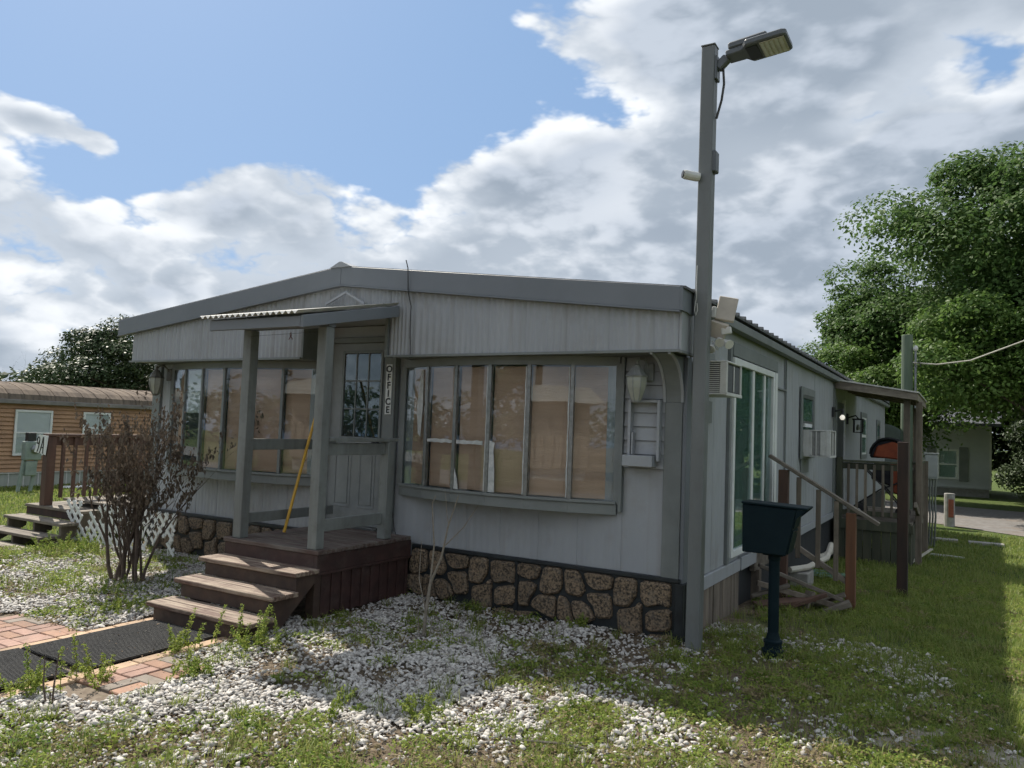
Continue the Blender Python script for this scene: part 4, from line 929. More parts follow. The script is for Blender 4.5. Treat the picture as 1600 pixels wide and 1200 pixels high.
bs = [((-1.75, 7.9, .30), (-1.02, 8.15, .02), .14, .035, 'long grey fallen board, topmost on the heap by the broken stairs'),
      ((-1.72, 7.7, .16), (-1.08, 8.05, -.02), .05, .05, 'narrow stick lying under the topmost board of the broken stairs'),
      ((-1.70, 7.55, -.02), (-1.25, 7.95, .04), .12, .03, 'short board low in the heap behind the mailbox post'),
      ((-1.16, 8.0, -.08), (-.93, 8.05, .02), .16, .05, 'thick splintered block at the right end of the board heap'),
      ((-1.33, 7.85, -.08), (-1.27, 7.95, .10), .10, .03, 'short upright board end standing in the middle of the heap'),
      ((-1.5, 7.7, -.06), (-1.13, 7.95, .09), .04, .04, 'thin pale stick slanting up towards the thick splintered block'),
      ((-1.78, 7.75, .02), (-1.45, 7.85, .15), .11, .03, 'dark board end poking out under the home at the heap'),
      ((-1.3, 8.2, -.08), (-1.0, 8.25, .06), .13, .03, 'rust brown plank at the back of the heap, near the reddish post')]
for k, (p, q, w_, h_, lb) in enumerate(bs):
    o = MB().beam(p, q, w_, h_, (.2*(k % 3-1), 0, 1)).build('fallen_board', (WOODH, WOODG, WOODN)[k % 3], None, .004); tag(o, lb, 'board', 'boards heaped at the broken stairs')
o = MB().tube([(-2.0, 12.3, -.16), (-1.85, 12.55, -.20), (-1.78, 13.0, -.16), (-1.76, 13.3, -.12)], .045, 8).build('drain_pipe', PVC); 
o.data.transform(Matrix.Translation((0, 0, 0))); tag(o, 'white plastic drain pipe lying at the foot of the side wall behind the stair rail', 'pipe', 'pipes at the side wall')
o = MB().tube([(-1.70, 9.2, .08), (-1.55, 9.5, .09), (-1.45, 10.2, .12), (-1.5, 10.9, .2)], .035, 8).build('drain_pipe', PVC); tag(o, 'curved cream pipe running low behind the stair balusters', 'pipe', 'pipes at the side wall')
o = box('concrete_block', CONC, None, -1.72, -1.52, 9.3, 9.7, gz(-1.6, 9.5)-.03, gz(-1.6, 9.5)+.19, .008); tag(o, 'grey concrete block under the floor edge behind the stair rail', 'block')
box('support_post', WOODG, home, XR-.05, XR+.04, 9.05, 9.14, -.2, .22, .003); box('support_post', WOODG, home, XR-.05, XR+.04, 8.1, 8.19, -.2, .22, .003)
TARP = mat('tarp_green', (0.08, 0.20, 0.17), (0.06, 0.14, 0.12), 0.6, 6)
v = []; fs = []
for i in range(9):
    for j in range(5):
        x = -1.75+.5*i/8+.03*rng.random(); y = 10.5+.7*j/4; v.append((x, y, gz(x, y)+.02+.035*rng.random()))
for i in range(8):
    for j in range(4): fs.append((i*5+j, i*5+5+j, i*5+6+j, i*5+j+1))
o = mesh_obj('plastic_sheet', v, fs, TARP); sol = o.modifiers.new('s', 'SOLIDIFY'); sol.thickness = .003; tag(o, 'crumpled sea-green plastic sheet in the grass beside the side wall', 'plastic sheet')
dp = box('wooden_post', WOODD, None, -.655, -.545, 9.76, 9.87, gz(-.6, 9.8)-.05, 1.57, .005); tag(dp, 'lone dark brown post standing in the grass before the side deck', 'post')

# ---------------------------------------------------------------- side deck with lean-to roof
DZ = .33; dy0, dy1, dx0, dx1 = 13.42, 16.2, -1.78, -.71
sdk = thing('side_deck', 'weathered wooden side deck with railing and a lean-to roof at the rear door', 'deck', (-1.2, 14.6, gz(-1.2, 14.6)))
y = dy0
while y < dy1: box('deck_board', WOODH, sdk, dx0, dx1+.02, y, y+.13, DZ-.03, DZ, .003); y += .137
box('rim_board', WOODM, sdk, dx0, dx1+.0, dy0-.04, dy0-.002, DZ-.16, DZ+.0, .003); box('rim_board', WOODM, sdk, dx1+.001, dx1+.04, dy0-.04, dy1, DZ-.16, DZ-.032, .003)
x = dx0
while x < dx1-.05: box('skirt_plank', WOODM, sdk, x, x+.125, dy0-.012, dy0+.008, gz(x, dy0)-.03-.02*rng.random(), DZ-.162, .002); x += .133
y = dy0+.02
while y < dy1-.05: box('skirt_plank', WOODM, sdk, dx1-.012, dx1+.010, y, y+.13, gz(dx1, y)-.03-.03*rng.random(), DZ-.162, .002); y += .14
box('rail', WOODM, sdk, dx0+.09, dx1-.115, dy0-.02, dy0+.07, 1.225, 1.262, .003); box('rail', WOODM, sdk, dx0+.09, dx1-.115, dy0+.012, dy0+.045, 1.12, 1.22, .003); box('rail', WOODM, sdk, dx0+.09, dx1-.115, dy0+.012, dy0+.045, .39, .47, .003)
x = dx0+.16
while x < dx1-.15: box('baluster', WOODG, sdk, x, x+.038, dy0-.025, dy0+.011, .40, 1.20, .003); x += .125
box('newel', WOODM, sdk, dx0-.0, dx0+.089, dy0-.02, dy0+.07, DZ, 1.30, .003)
for (y_, h_) in ((dy0+.0, 2.30), (dy1-.10, 2.22)):
    box('post', WOODG, sdk, dx1-.11, dx1-.02, y_, y_+.09, DZ+.002, h_, .004)
box('post', WOODG, sdk, dx1+.045, dx1+.135, dy0+.35, dy0+.44, gz(dx1, dy0)-.05, 2.22, .004); box('post', WOODG, sdk, dx1+.045, dx1+.14, dy1-.2, dy1-.11, gz(dx1, dy1)-.05, 1.25, .004)
box('post', WOODG, sdk, dx1+.05, dx1+.10, dy0+.9, dy0+.95, DZ-.1, 2.2, .003)
y = dy0+.6
while y < dy1-.3: box('baluster', WOODG, sdk, dx1+.045, dx1+.08, y, y+.04, DZ-.05, 1.22, .003); y += .17
box('rail', WOODM, sdk, dx1-.01, dx1+.10, dy0+.46, dy1-.21, 1.225, 1.262, .003)
MB().beam((dx1+.06, dy0+.02, .62), (dx1+.12, dy0+.75, .30), .04, .09).build('brace', WOODH, sdk, .003)
# lean-to roof
ry0, ry1 = 13.25, 16.3; rx0, rx1 = -1.80, -.60; rz0, rz1 = 2.53, 2.33
MB().prism([(rx0, ry0, rz0), (rx1, ry0, rz1), (rx1, ry0, rz1+.022), (rx0, ry0, rz0+.022)], (0, ry1-ry0, 0)).build('roof_sheet', CORR, sdk)
MB().prism([(rx0, ry0+.02, rz0-.13), (rx1-.02, ry0+.02, rz1-.11), (rx1-.02, ry0+.02, rz1-.002), (rx0, ry0+.02, rz0-.002)], (0, .04, 0)).build('roof_board', WOODH, sdk, .003)
MB().prism([(rx1-.06, ry0+.061, rz1-.11), (rx1-.02, ry0+.061, rz1-.11), (rx1-.02, ry0+.061, rz1-.002), (rx1-.06, ry0+.061, rz1-.002)], (0, ry1-ry0-.08, 0)).build('roof_board', WOODH, sdk, .003)
for k in range(5):
    y_ = ry0+.5+k*.55; MB().prism([(rx0, y_, rz0-.10), (rx1-.065, y_, rz1-.09), (rx1-.065, y_, rz1-.004), (rx0, y_, rz0-.004)], (0, .04, 0)).build('rafter', WOODG, sdk)
# stroller on the deck
st = thing('stroller', 'orange stroller with a black hood parked on the side deck', 'stroller', (-1.1, 14.1, DZ))
ORF = mat('fabric_orange', (0.36, 0.085, 0.035), (0.25, 0.06, 0.03), 0.8, 8); BLF = mat('fabric_black', (0.018, 0.018, 0.024), (0.03, 0.03, 0.036), 0.85, 8)
hb = MB(); n1 = 10; n2 = 7; V = []; 
for i in range(n1+1):
    a = math.pi*i/n1
    for j in range(n2+1):
        b = -.55+1.1*j/n2; V.append((-1.08+.27*math.cos(a)*math.cos(b*.5), 14.1+.22*b, 1.36+.27*math.sin(a)*(1-.2*b*b)))
F = [(i*(n2+1)+j, (i+1)*(n2+1)+j, (i+1)*(n2+1)+j+1, i*(n2+1)+j+1) for i in range(n1) for j in range(n2)]
MB().prism([(-1.36, 14.03, 1.30), (-1.33, 14.03, 1.45), (-1.24, 14.03, 1.57), (-1.08, 14.03, 1.64), (-.92, 14.03, 1.62), (-.83, 14.03, 1.55), (-.82, 14.03, 1.30)], (0, .24, 0)).build('hood_lining', BLF, st, .03)
o = mesh_obj('hood', V, F, BLF, st, True); s_ = o.modifiers.new('s', 'SOLIDIFY'); s_.thickness = .02
MB().prism([(-1.30, 13.98, 1.32), (-.83, 13.98, 1.28), (-.84, 13.98, 1.50), (-1.0, 13.98, 1.58), (-1.24, 13.98, 1.50)], (0, .22, 0)).build('canopy', ORF, st, .02)
MB().prism([(-1.0, 13.97, .75), (-.84, 13.97, .70), (-.80, 13.97, 1.27), (-1.05, 13.97, 1.22)], (0, .25, 0)).build('seat', ORF, st, .02)
MB().prism([(-1.33, 14.0, .95), (-1.02, 14.0, .85), (-1.05, 14.0, 1.20), (-1.28, 14.0, 1.24)], (0, .2, 0)).build('back', BLF, st, .02)
fr_ = MB()
for dy in (0, .28):
    fr_.tube([(-1.55, 13.95+dy, .52), (-1.2, 13.95+dy, .78), (-.85, 13.95+dy, .95)], .013, 6); fr_.tube([(-.82, 13.95+dy, .45), (-1.15, 13.95+dy, .85), (-1.45, 13.95+dy, 1.15)], .013, 6)
fr_.tube([(-1.45, 13.95, 1.15), (-1.5, 14.1, 1.18), (-1.45, 14.23, 1.15)], .014, 6); fr_.build('frame', BLACK, st)
for (x, y_) in ((-1.5, 13.93), (-1.5, 14.24), (-.86, 13.93), (-.86, 14.24)):
    w_ = MB().lathe((x, y_, DZ+.105), [(.085, 0), (.105, .008), (.105, .03), (.085, .038)], 16, (0, 1, 0)).build('wheel', BLACK, st)
    MB().lathe((x, y_-.002, DZ+.105), [(.03, 0), (.03, .042)], 10, (0, 1, 0)).build('hub', WHITE, w_)
# wall lights by the rear door
LIT = bpy.data.materials.new('lit_globe'); LIT.use_nodes = True; b_ = LIT.node_tree.nodes['Principled BSDF']; b_.inputs['Base Color'].default_value = (.8, .78, .7, 1); b_.inputs['Emission Color'].default_value = (1, .93, .8, 1); b_.inputs['Emission Strength'].default_value = 0.35
t = thing('wall_lamp', 'lit round globe lamp on a black mount at the rear door of the side wall', 'wall lamp', (XR, 13.15, 1.9))
MB().box(XR+.014, XR+.05, 13.08, 13.22, 1.93, 2.09).build('mount', BLACK, t, .006); MB().tube([(XR+.05, 13.15, 2.03), (XR+.16, 13.15, 2.05), (XR+.16, 13.15, 1.99)], .018, 6).build('arm', BLACK, t)
MB().lathe((XR+.16, 13.15, 1.87), [(.015, .02), (.032, .035), (.042, .06), (.032, .085), (.015, .10)], 12).build('globe', LIT, t, smooth=True)
t = thing('wall_lamp', 'black cage lantern on the side wall between the rear door and the white-framed window', 'wall lamp', (XR, 14.9, 1.8))
MB().box(XR+.014, XR+.04, 14.84, 14.96, 1.86, 2.05).build('mount', BLACK, t, .004); MB().tube([(XR+.04, 14.9, 1.98), (XR+.16, 14.9, 2.02), (XR+.20, 14.9, 1.96)], .014, 6).build('arm', BLACK, t)
cg = MB(); 
for sx in (-1, 1):
    for sy in (-1, 1): cg.box(XR+.20+sx*.07-.008, XR+.20+sx*.07+.008, 14.9+sy*.07-.008, 14.9+sy*.07+.008, 1.73, 1.94)
cg.box(XR+.11, XR+.29, 14.81, 14.99, 1.94, 1.965).box(XR+.12, XR+.28, 14.82, 14.98, 1.715, 1.73); cg.build('cage', BLACK, t)
MB().lathe((XR+.20, 14.9, 1.76), [(.03, 0), (.035, .05), (.02, .1)], 8).build('bulb', FROST, t)
# ---------------------------------------------------------------- neighbour's entry deck 9A
nd = thing('neighbour_deck', 'brown wooden entry deck with open steps and a balustrade, in front of the orange trailer', 'deck', (-9.8, 6.0, gz(-9.8, 6)))
zt_ = .36
y = 5.46; xa, xb = -10.45, -9.2
while y < 7.9: box('deck_board', WOODH, nd, xa, xb+.02*rng.random(), y, y+.13, zt_-.035, zt_, .003); y += .137
y = 5.72
while y < 7.9: box('deck_board', WOODH, nd, -10.06, xb+.25, y, y+.13, zt_+.055, zt_+.085, .003); y += .137
box('rim_board', WOODG, nd, xb-.04, xb-.002, 5.47, 7.9, .10, zt_-.036, .003); box('rim_board', WOODD, nd, xa, xb-.041, 5.48, 5.52, .23, zt_-.036, .003)
for k, (yf, z) in enumerate(((5.215, .232), (4.975, .10), (4.73, -.02))):
    for j in range(2): box('tread', WOODH, nd, xa-.02, xb+.03, yf+j*.128, yf+j*.128+.122, z-.035, z, .004)
for x in (xa+.03, (xa+xb)/2, xb-.06):
    MB().prism([(x, 4.80, -.12), (x, 4.80, -.056), (x, 5.0, -.056), (x, 5.0, .064), (x, 5.24, .064), (x, 5.24, .196), (x, 5.459, .196), (x, 5.459, .09), (x, 5.05, -.12)], (.04, 0, 0)).build('stringer', WOODG, nd, .003)
rx_ = -10.10
box('newel', WOODN, nd, rx_-.05, rx_+.06, 5.47, 5.58, zt_+.001, 1.235, .004)
box('rail', WOODN, nd, rx_-.06, rx_+.07, 5.465, 7.9, 1.237, 1.27, .003); box('rail', WOODN, nd, rx_-.02, rx_+.02, 5.585, 7.88, 1.12, 1.232, .003)
y = 5.66
while y < 7.85: box('baluster', WOODN, nd, rx_+.021, rx_+.058, y, y+.04, zt_+.09, 1.225, .003); y += .155
for x, y in ((xa+.05, 7.8), (xb-.15, 7.8), (xb-.15, 5.6)): box('leg', WOODG, nd, x, x+.09, y, y+.09, -.2, zt_-.04)
s9 = thing('number_sign', 'white square sign with hand-drawn 9A on the balustrade post of the brown deck', 'sign', (-10.11, 5.44, 1.03))
MB().prism([(-10.31, 5.455, 1.03), (-10.05, 5.455, 1.00), (-10.01, 5.455, 1.245), (-10.23, 5.455, 1.25)], (0, -.006, 0)).build('plate', WHITEV, s9, .001)
def stroke(pts): 
    mb = MB(); mb.tube([(x*1.12+1.12, 5.4475, z) for x, z in pts], .0075, 4); return mb.build('digit_stroke', INK, s9)
stroke([(-10.10, 1.175), (-10.105, 1.21), (-10.125, 1.225), (-10.145, 1.21), (-10.155, 1.17), (-10.145, 1.14), (-10.125, 1.14), (-10.105, 1.165), (-10.10, 1.19)]); stroke([(-10.10, 1.19), (-10.115, 1.10), (-10.145, 1.035)])
stroke([(-10.09, 1.02), (-10.055, 1.13), (-10.03, 1.225)]); stroke([(-10.03, 1.225), (-10.022, 1.12), (-10.025, 1.015)]); stroke([(-10.075, 1.09), (-10.02, 1.095)])

# ---------------------------------------------------------------- orange trailer on the left
tz = -.60; TX = -22.8
tr = thing('orange_trailer', 'long low orange trailer home with lap siding and a stained pale metal roof', 'trailer home', (-24, 14, tz))
twall = box('wall', ORANGE, tr, TX-3.6, TX, 4, 30, -.15, 1.84)
for k in range(16):
    z0 = -.16+k*.118; 
    MB().prism([(TX+.002, 4, z0), (TX+.045, 4, z0), (TX+.006, 4, z0+.108), (TX+.002, 4, z0+.114)], (0, 26, 0)).build('lap_board', ORANGE, twall)
box('skirting', mat('trailer_skirting', (0.38, 0.40, 0.36), (0.30, 0.33, 0.29), 0.7, 2, stretch=(1, 3, .3), dirt=(0.18, 0.18, 0.15), dscale=2, damt=0.6), tr, TX-3.5, TX-.01, 4.05, 29.9, tz-.1, -.162)
sk_ = MB(); y = 4.2
while y < 29.8: sk_.box(TX-.009, TX+.003, y, y+.03, tz-.05, -.164); y += .4
sk_.build('skirting_rib', WHITE, tr, kind='stuff')
box('skirting_cap', WHITE, tr, TX-.005, TX+.03, 4.05, 29.9, -.20, -.165)
rf = MB(); prof = []
for i in range(13):
    t = i/12*math.pi; prof.append((TX-1.8-1.95*math.cos(t), 1.85+.55*math.sin(t)**.9))
V = [(x, 3.9, z) for x, z in prof]+[(x, 30.1, z) for x, z in prof]; n = len(prof)
F = [(i, i+1, n+i+1, n+i) for i in range(n-1)]+[tuple(range(n))[::-1], tuple(range(n, 2*n))]+[(n-1, 0, n, 2*n-1)]
trf = mesh_obj('roof', V, F, TROOF, tr)
sm_ = MB(); y = 4.5
while y < 30:
    for i in range(n-1):
        (xa, za), (xb, zb) = prof[i], prof[i+1]; sm_.beam((xa, y, za+.004), (xb, y, zb+.004), .03, .014, (0, 0, 1))
    y += .42
sm_.build('roof_seam', TROOF, tr, kind='stuff')
GUT = mat('gutter', (0.22, 0.205, 0.19), (0.15, 0.14, 0.13), 0.6, 3)
box('gutter', GUT, trf, TX+.03, TX+.17, 3.9, 30.1, 1.74, 1.86, .01)
def tr_window(y0, y1, z0, z1):
    w = MB().box(TX+.048, TX+.085, y0-.06, y0, z0-.06, z1+.06).box(TX+.048, TX+.085, y1, y1+.06, z0-.06, z1+.06).box(TX+.048, TX+.085, y0+.001, y1-.001, z1, z1+.06).box(TX+.048, TX+.085, y0+.001, y1-.001, z0-.06, z0).box(TX+.048, TX+.075, y0+.001, y1-.001, (z0+z1)/2-.02, (z0+z1)/2+.02).build('window', WHITEV, tr)
    box('blind', mat('blind_pale', (0.62, 0.63, 0.63), (0.55, 0.56, 0.56), 0.8, 3), w, TX+.049, TX+.053, y0, y1, z0, z1); box('pane', GLASS, w, TX+.060, TX+.063, y0, y1, z0, z1)
tr_window(11.50, 12.40, .36, 1.52); tr_window(13.42, 14.15, .70, 1.52); tr_window(7.0, 7.9, .36, 1.52); tr_window(18, 19, .5, 1.5)
mp_ = thing('meter_pedestal', 'pale green utility meter pedestal on slanting posts before the orange trailer', 'utility meter', (-21, 10.9, gz(-21, 10.9)))
PG = mat('pedestal_green', (0.26, 0.31, 0.28), (0.20, 0.25, 0.23), 0.5, 6); mx, my = -20.6, 10.62
MB().box(mx-.1, mx+.12, my, my+.40, .30, .78).build('meter_box', PG, mp_, .02); MB().box(mx-.08, mx+.10, my+.05, my+.32, -.10, .28).build('lower_box', PG, mp_, .02)
MB().lathe((mx+.12, my+.22, .58), [(.10, 0), (.11, .05), (.06, .11)], 12, (1, 0, 0)).build('meter', ALU, mp_)
box('top_box', BLACK, mp_, mx-.06, mx+.1, my+.05, my+.25, .785, 1.0, .01)
for dy in (.03, .33): MB().beam((mx, my+dy, .3), (mx+.02, my+dy-.12, gz(mx, my)-.05), .07, .07).build('post', PG, mp_, .004)
o = MB().box(-21.6, -21.3, 12.2, 13.9, gz(-21.5, 13)+0, gz(-21.5, 13)+.09).build('white_board', WHITEV, None, .03); tag(o, 'white board lying on the lawn against the orange trailer skirting', 'board')

# ---------------------------------------------------------------- lattice panel
lt = thing('lattice', 'broken white plastic lattice leaning behind the dead bush at the left corner', 'lattice', (-8.3, 5.45, 0))
Lx0, Lx1, Lz = -9.42, -7.33, .52
def in_lat(x, z):
    if not (Lx0 < x < Lx1 and -.02 < z < Lz): return False
    if x > -7.9 and z < .02+.55*(x+8.0)*.9+.04*math.sin(x*31): return x > -7.52 and x < -7.40 and z > .0
    if -9.1 < x < -8.75 and z > .1+.3*abs(math.sin(x*9)): return False
    return True
sp = .125
for dr in (1, -1):
    c0 = -12.0
    while c0 < -6.0:
        seg = []; step = .03; pts = []
        for i in range(26):
            z = -.02+i*step*.9; x = c0+dr*z*.8; ok_ = in_lat(x, z); pts.append((x, z, ok_))
        run = []
        for p in pts+[(0, 0, False)]:
            if p[2]: run.append(p)
            else:
                if len(run) > 2:
                    a, b = run[0], run[-1]
                    MB().beam((a[0], 5.46+.006*dr-.12*a[1], a[1]), (b[0], 5.46+.006*dr-.12*b[1], b[1]), .034, .008, (0, -1, .1)).build('slat', WHITEV, lt)
                run = []
        c0 += sp
MB().tube([(-7.36, 5.40, .50), (-7.33, 5.41, .46), (-7.36, 5.42, .40), (-7.44, 5.44, .30), (-7.42, 5.44, .20), (-7.50, 5.45, .10), (-7.49, 5.45, .02)], .012, 5).build('torn_edge', WHITEV, lt)

# ---------------------------------------------------------------- far right: house, meters, pole, bollard, slabs
gh = thing('grey_house', 'pale grey lap-sided house under the trees beyond the road', 'house', (-2, 40, -.6))
hw = box('wall', VINYLG, gh, -9, .95, 38, 45, -.25, 2.4)
for k in range(16):
    z0 = -.2+k*.155; MB().prism([(-9, 37.998, z0), (-9, 37.965, z0), (-9, 37.99, z0+.15), (-9, 37.998, z0+.15)], (9.95, 0, 0)).build('lap_board', VINYLG, hw)
box('foundation', CONC, gh, -8.9, .9, 38.05, 44.9, -.8, -.252); box('corner_trim', WHITE, gh, .90, .98, 37.95, 38.03, -.25, 2.4)
MB().prism([(-9.4, 37.5, 2.4), (1.35, 37.5, 2.4), (1.35, 41.5, 4.0), (-9.4, 41.5, 4.0)], (0, .01, .12)).build('roof', ROOFM, gh); MB().prism([(-9.4, 45.5, 2.4), (1.35, 45.5, 2.4), (1.35, 41.5, 4.0), (-9.4, 41.5, 4.0)], (0, -.01, .12)).build('roof', ROOFM, gh)
w = MB().box(-1.02, -.93, 37.93, 37.962, .12, 1.40).box(-.28, -.20, 37.93, 37.962, .12, 1.40).box(-.929, -.281, 37.93, 37.962, 1.32, 1.40).box(-.929, -.281, 37.93, 37.962, .12, .2).box(-.929, -.281, 37.94, 37.962, .72, .78).build('window', WHITEV, gh)
box('pane', GLASS2, w, -.929, -.281, 37.950, 37.955, .2, 1.32); box('blind', mat('blind_pale', (.4, .4, .4)), w, -.929, -.281, 37.957, 37.961, .2, 1.32)
box('shutter', TRIM, gh, -.19, .14, 37.93, 37.962, .05, 1.50); box('shutter', TRIM, gh, -1.4, -1.07, 37.93, 37.962, .05, 1.50)
ul = thing('utility_pole', 'round green-treated utility pole with a thin white conduit, behind the side deck', 'utility pole', (-1.04, 18, gz(-1, 18)))
MB().lathe((-1.04, 18, gz(-1, 18)-.1), [(.125, 0), (.108, 4.45), (.10, 4.46)], 14).build('pole', GREENP, ul)
MB().tube([(-.88, 17.93, gz(-1, 18)), (-.88, 17.93, 3.48)], .022, 8).build('conduit', ALU, ul); MB().lathe((-.88, 17.93, 3.48), [(.03, 0), (.05, .03), (.045, .09), (.01, .12)], 10).build('weather_head', WHITE, ul, smooth=True)
tag(MB().tube([(-.93, 17.9, 3.24), (-.5, 17.95, 3.20), (0.1, 18.0, 3.28), (1.0, 18.05, 3.66), (2.2, 18.2, 4.3), (6, 18.6, 7.0)], .016, 5).build('power_line', PVC), 'sagging pale service wire from the utility pole to the right', 'wire')
MB().tube([(-.93, 17.9, 3.25), (-.85, 17.85, 3.1), (-.82, 17.9, 3.3), (-.78, 17.88, 3.15)], .01, 4).build('wire_loop', BLACK, ul)
mt = thing('meter_cabinet', 'grey electric cabinet on four conduits to the right of the side deck', 'electric cabinet', (-.6, 18, gz(-.6, 18)))
GB = mat('cabinet_grey', (0.36, 0.38, 0.37), (0.30, 0.32, 0.31), 0.5, 5)
cb = MB().box(-.70, -.46, 17.85, 18.05, .86, 1.36).build('cabinet', GB, mt, .006); box('cabinet_lid', GB, cb, -.715, -.445, 17.83, 18.06, 1.361, 1.385, .003); box('cabinet_door', GB, cb, -.685, -.475, 17.84, 17.849, .9, 1.32, .002)
for x in (-.67, -.60, -.55, -.50): MB().tube([(x, 17.95, .86), (x-.01, 17.95, .4), (x-.0, 17.94, .1), (x-.03, 17.95, gz(x, 17.9)-.05)], .020, 6).build('conduit', ALU, mt)
bl = thing('bollard', 'short pale bollard with a rusty red patch beside the road', 'bollard', (-.34, 23.6, gz(-.3, 23.6)))
gb = gz(-.3, 23.6); MB().lathe((-.34, 23.6, gb-.05), [(.13, 0), (.128, .90), (.12, .92), (.03, .925)], 14).build('post', CONC, bl); MB().box(-.36, -.24, 23.455, 23.475, gb+.25, gb+.72).build('red_patch', mat('rust_red', (.32, .09, .05), (.2, .07, .04), .8, 20), bl, .004)
for k, (xa, xb, ya) in enumerate(((-.62, -.12, 19.8), (.08, .75, 19.75))):
    o = MB().box(xa, xb, ya, ya+.28, gz(xa, ya)-.02, gz(xa, ya)+.055).build('paving_slab', CONC, None, .01); tag(o, ('pale slab in the lawn nearer the electric cabinet', 'pale slab in the lawn farther right, at the edge of the sunlit grass')[k], 'slab', 'slabs in the side lawn')
o = MB().beam((-.55, 15.9, gz(0, 15.9)+.03), (.0, 15.75, gz(0, 15.8)+.03), .06, .03).build('white_strip', WHITE, None); tag(o, 'thin white strip lying in the grass right of the side deck', 'strip')
o = MB().beam((-.72, 14.0, gz(-.7, 14)+.02), (-.48, 15.2, gz(-.5, 15)+.16), .04, .02).build('loose_stick', PVC, None); tag(o, 'pale stick leaning from the foot of the side deck into the grass', 'stick')
ds = thing('satellite_dish', 'large dark round dish standing at the far end of the long grey home', 'dish', (-1.9, 23.6, gz(-1.9, 23.6)))
MB().lathe((-1.93, 23.6, 1.42), [(.02, -.10), (.35, -.06), (.62, .03), (.66, .06), (.60, .05), (.30, -.03), (.02, -.06)], 28, (.25, -1, .1)).build('reflector', mat('dish_green', (.055, .075, .065), (.045, .06, .055), .6, 6), ds, smooth=False)
MB().tube([(-1.93, 23.7, 1.3), (-1.93, 23.8, gz(-1.9, 23.7)-.05)], .04, 8).build('mast', ALU, ds)

# ---------------------------------------------------------------- across the road behind the viewer (seen in the window glass)
ot = thing('pale_trailer', 'cream panelled trailer home across the road, mirrored in the bow window', 'trailer home', (-2.5, -13, 0))
CREAM = mat('cream_siding', (0.52, 0.43, 0.34), (0.44, 0.36, 0.28), 0.6, 3, stretch=(4, 4, .3))
box('wall', CREAM, ot, -9.5, 1.5, -16.5, -12.5, .35, 2.55); box('skirting', WHITE, ot, -9.4, 1.4, -16.4, -12.6, -.05, .348)
rb_ = MB(); x = -9.4
while x < 1.4: rb_.box(x, x+.03, -12.5, -12.47, .35, 2.55); x += .3
rb_.build('siding_rib', CREAM, ot, kind='stuff')
MB().prism([(-9.9, -12.1, 2.45), (-9.9, -14.5, 3.1), (-9.9, -16.9, 2.45)], (11.8, 0, 0)).build('roof', CORR, ot)
for (xa, xb, z0, z1) in ((-2.6, -1.7, .45, 2.35), (-7.2, -6.0, 1.1, 2.1), (-.6, .6, 1.1, 2.1)):
    f_ = box('window_frame', WHITEV, ot, xa, xb, -12.465, -12.42, z0, z1); box('pane', DARKIN, f_, xa+.08, xb-.08, -12.418, -12.41, z0+.08, z1-.08)
# ---------------------------------------------------------------- foliage helpers
def rand_unit(n):
    v = rng.normal(size=(n, 3)); return v/np.linalg.norm(v, axis=1)[:, None]
def leaf_quads(P, Nn, L_, W_, droop=0.0):
    """diamond leaves: centres P (n,3), normals Nn, lengths, widths"""
    n = len(P); r = rand_unit(n); u = np.cross(Nn, r); u /= np.linalg.norm(u, axis=1)[:, None]+1e-9; w = np.cross(Nn, u)
    L_ = np.broadcast_to(L_, (n,))[:, None]; W_ = np.broadcast_to(W_, (n,))[:, None]
    V = np.stack([P-u*L_/2, P-w*W_/2+Nn*W_*.12, P+u*L_/2, P+w*W_/2+Nn*W_*.12], 1).reshape(-1, 3)
    return V, np.arange(4*n).reshape(n, 4)
def crown_points(c, rad, nl, lr, n, flat=.75):
    """leaf positions on lumpy shells of many small boughs spread through an ellipsoid crown"""
    c = np.array(c); rad = np.array(rad)
    d = rand_unit(nl); rr = rng.random(nl)**.40; C = c+d*rad*rr[:, None]*.86
    R_ = lr*(.6+.8*rng.random(nl))
    sub = rng.integers(0, nl, n); dd = rand_unit(n); dd[:, 2] = np.where(rng.random(n) < .65, np.abs(dd[:, 2]), dd[:, 2])
    k = (.66+.40*rng.random(n)+.22*rng.random(n)**4); k += .20*(vnoise(dd[:, 0]*4+sub*3.1, dd[:, 1]*4+dd[:, 2]*4, 3)-.5)
    P = C[sub]+dd*R_[sub][:, None]*k[:, None]*np.array([1, 1, flat])
    Nn = dd*.55+rand_unit(n)*.6+np.array([0, 0, .45]); Nn /= np.linalg.norm(Nn, axis=1)[:, None]
    return P, Nn, C
def tree(label, base, c, rad, nl, lr, n, leaf, m, trunk_r=.22, group=None, branches=14, name='tree', twigs=True, bark=None):
    t = thing(name, label, 'tree', base, group)
    P, Nn, C = crown_points(c, rad, nl, lr, n)
    V, F = leaf_quads(P, Nn, leaf*(.7+.6*rng.random(len(P))), leaf*.55*(.7+.6*rng.random(len(P))))
    big_mesh('crown', V, F, m, t)
    b = MB(); bx, by, bz = base; c = np.array(c); top = (c[0], c[1], c[2]+rad[2]*.35)
    b.tube([(bx, by, bz-.1), (bx+.1, by, bz+(c[2]-bz)*.35), (c[0]*.5+bx*.5, c[1]*.5+by*.5, bz+(c[2]-bz)*.7), top], [trunk_r*1.25, trunk_r*.9, trunk_r*.7, trunk_r*.2], 8)
    for k in range(min(branches, len(C))):
        q = C[k]; t0 = .35+.5*rng.random(); s = np.array([bx, by, bz])*(1-t0)+np.array(top)*t0; mid = (s+q)/2+np.array([0, 0, .25*rad[2]*.3])
        b.tube([tuple(s), tuple(mid), tuple(q)], [trunk_r*.42, trunk_r*.25, trunk_r*.07], 5)
    b.build('trunk', bark or BARK, t)
    return t
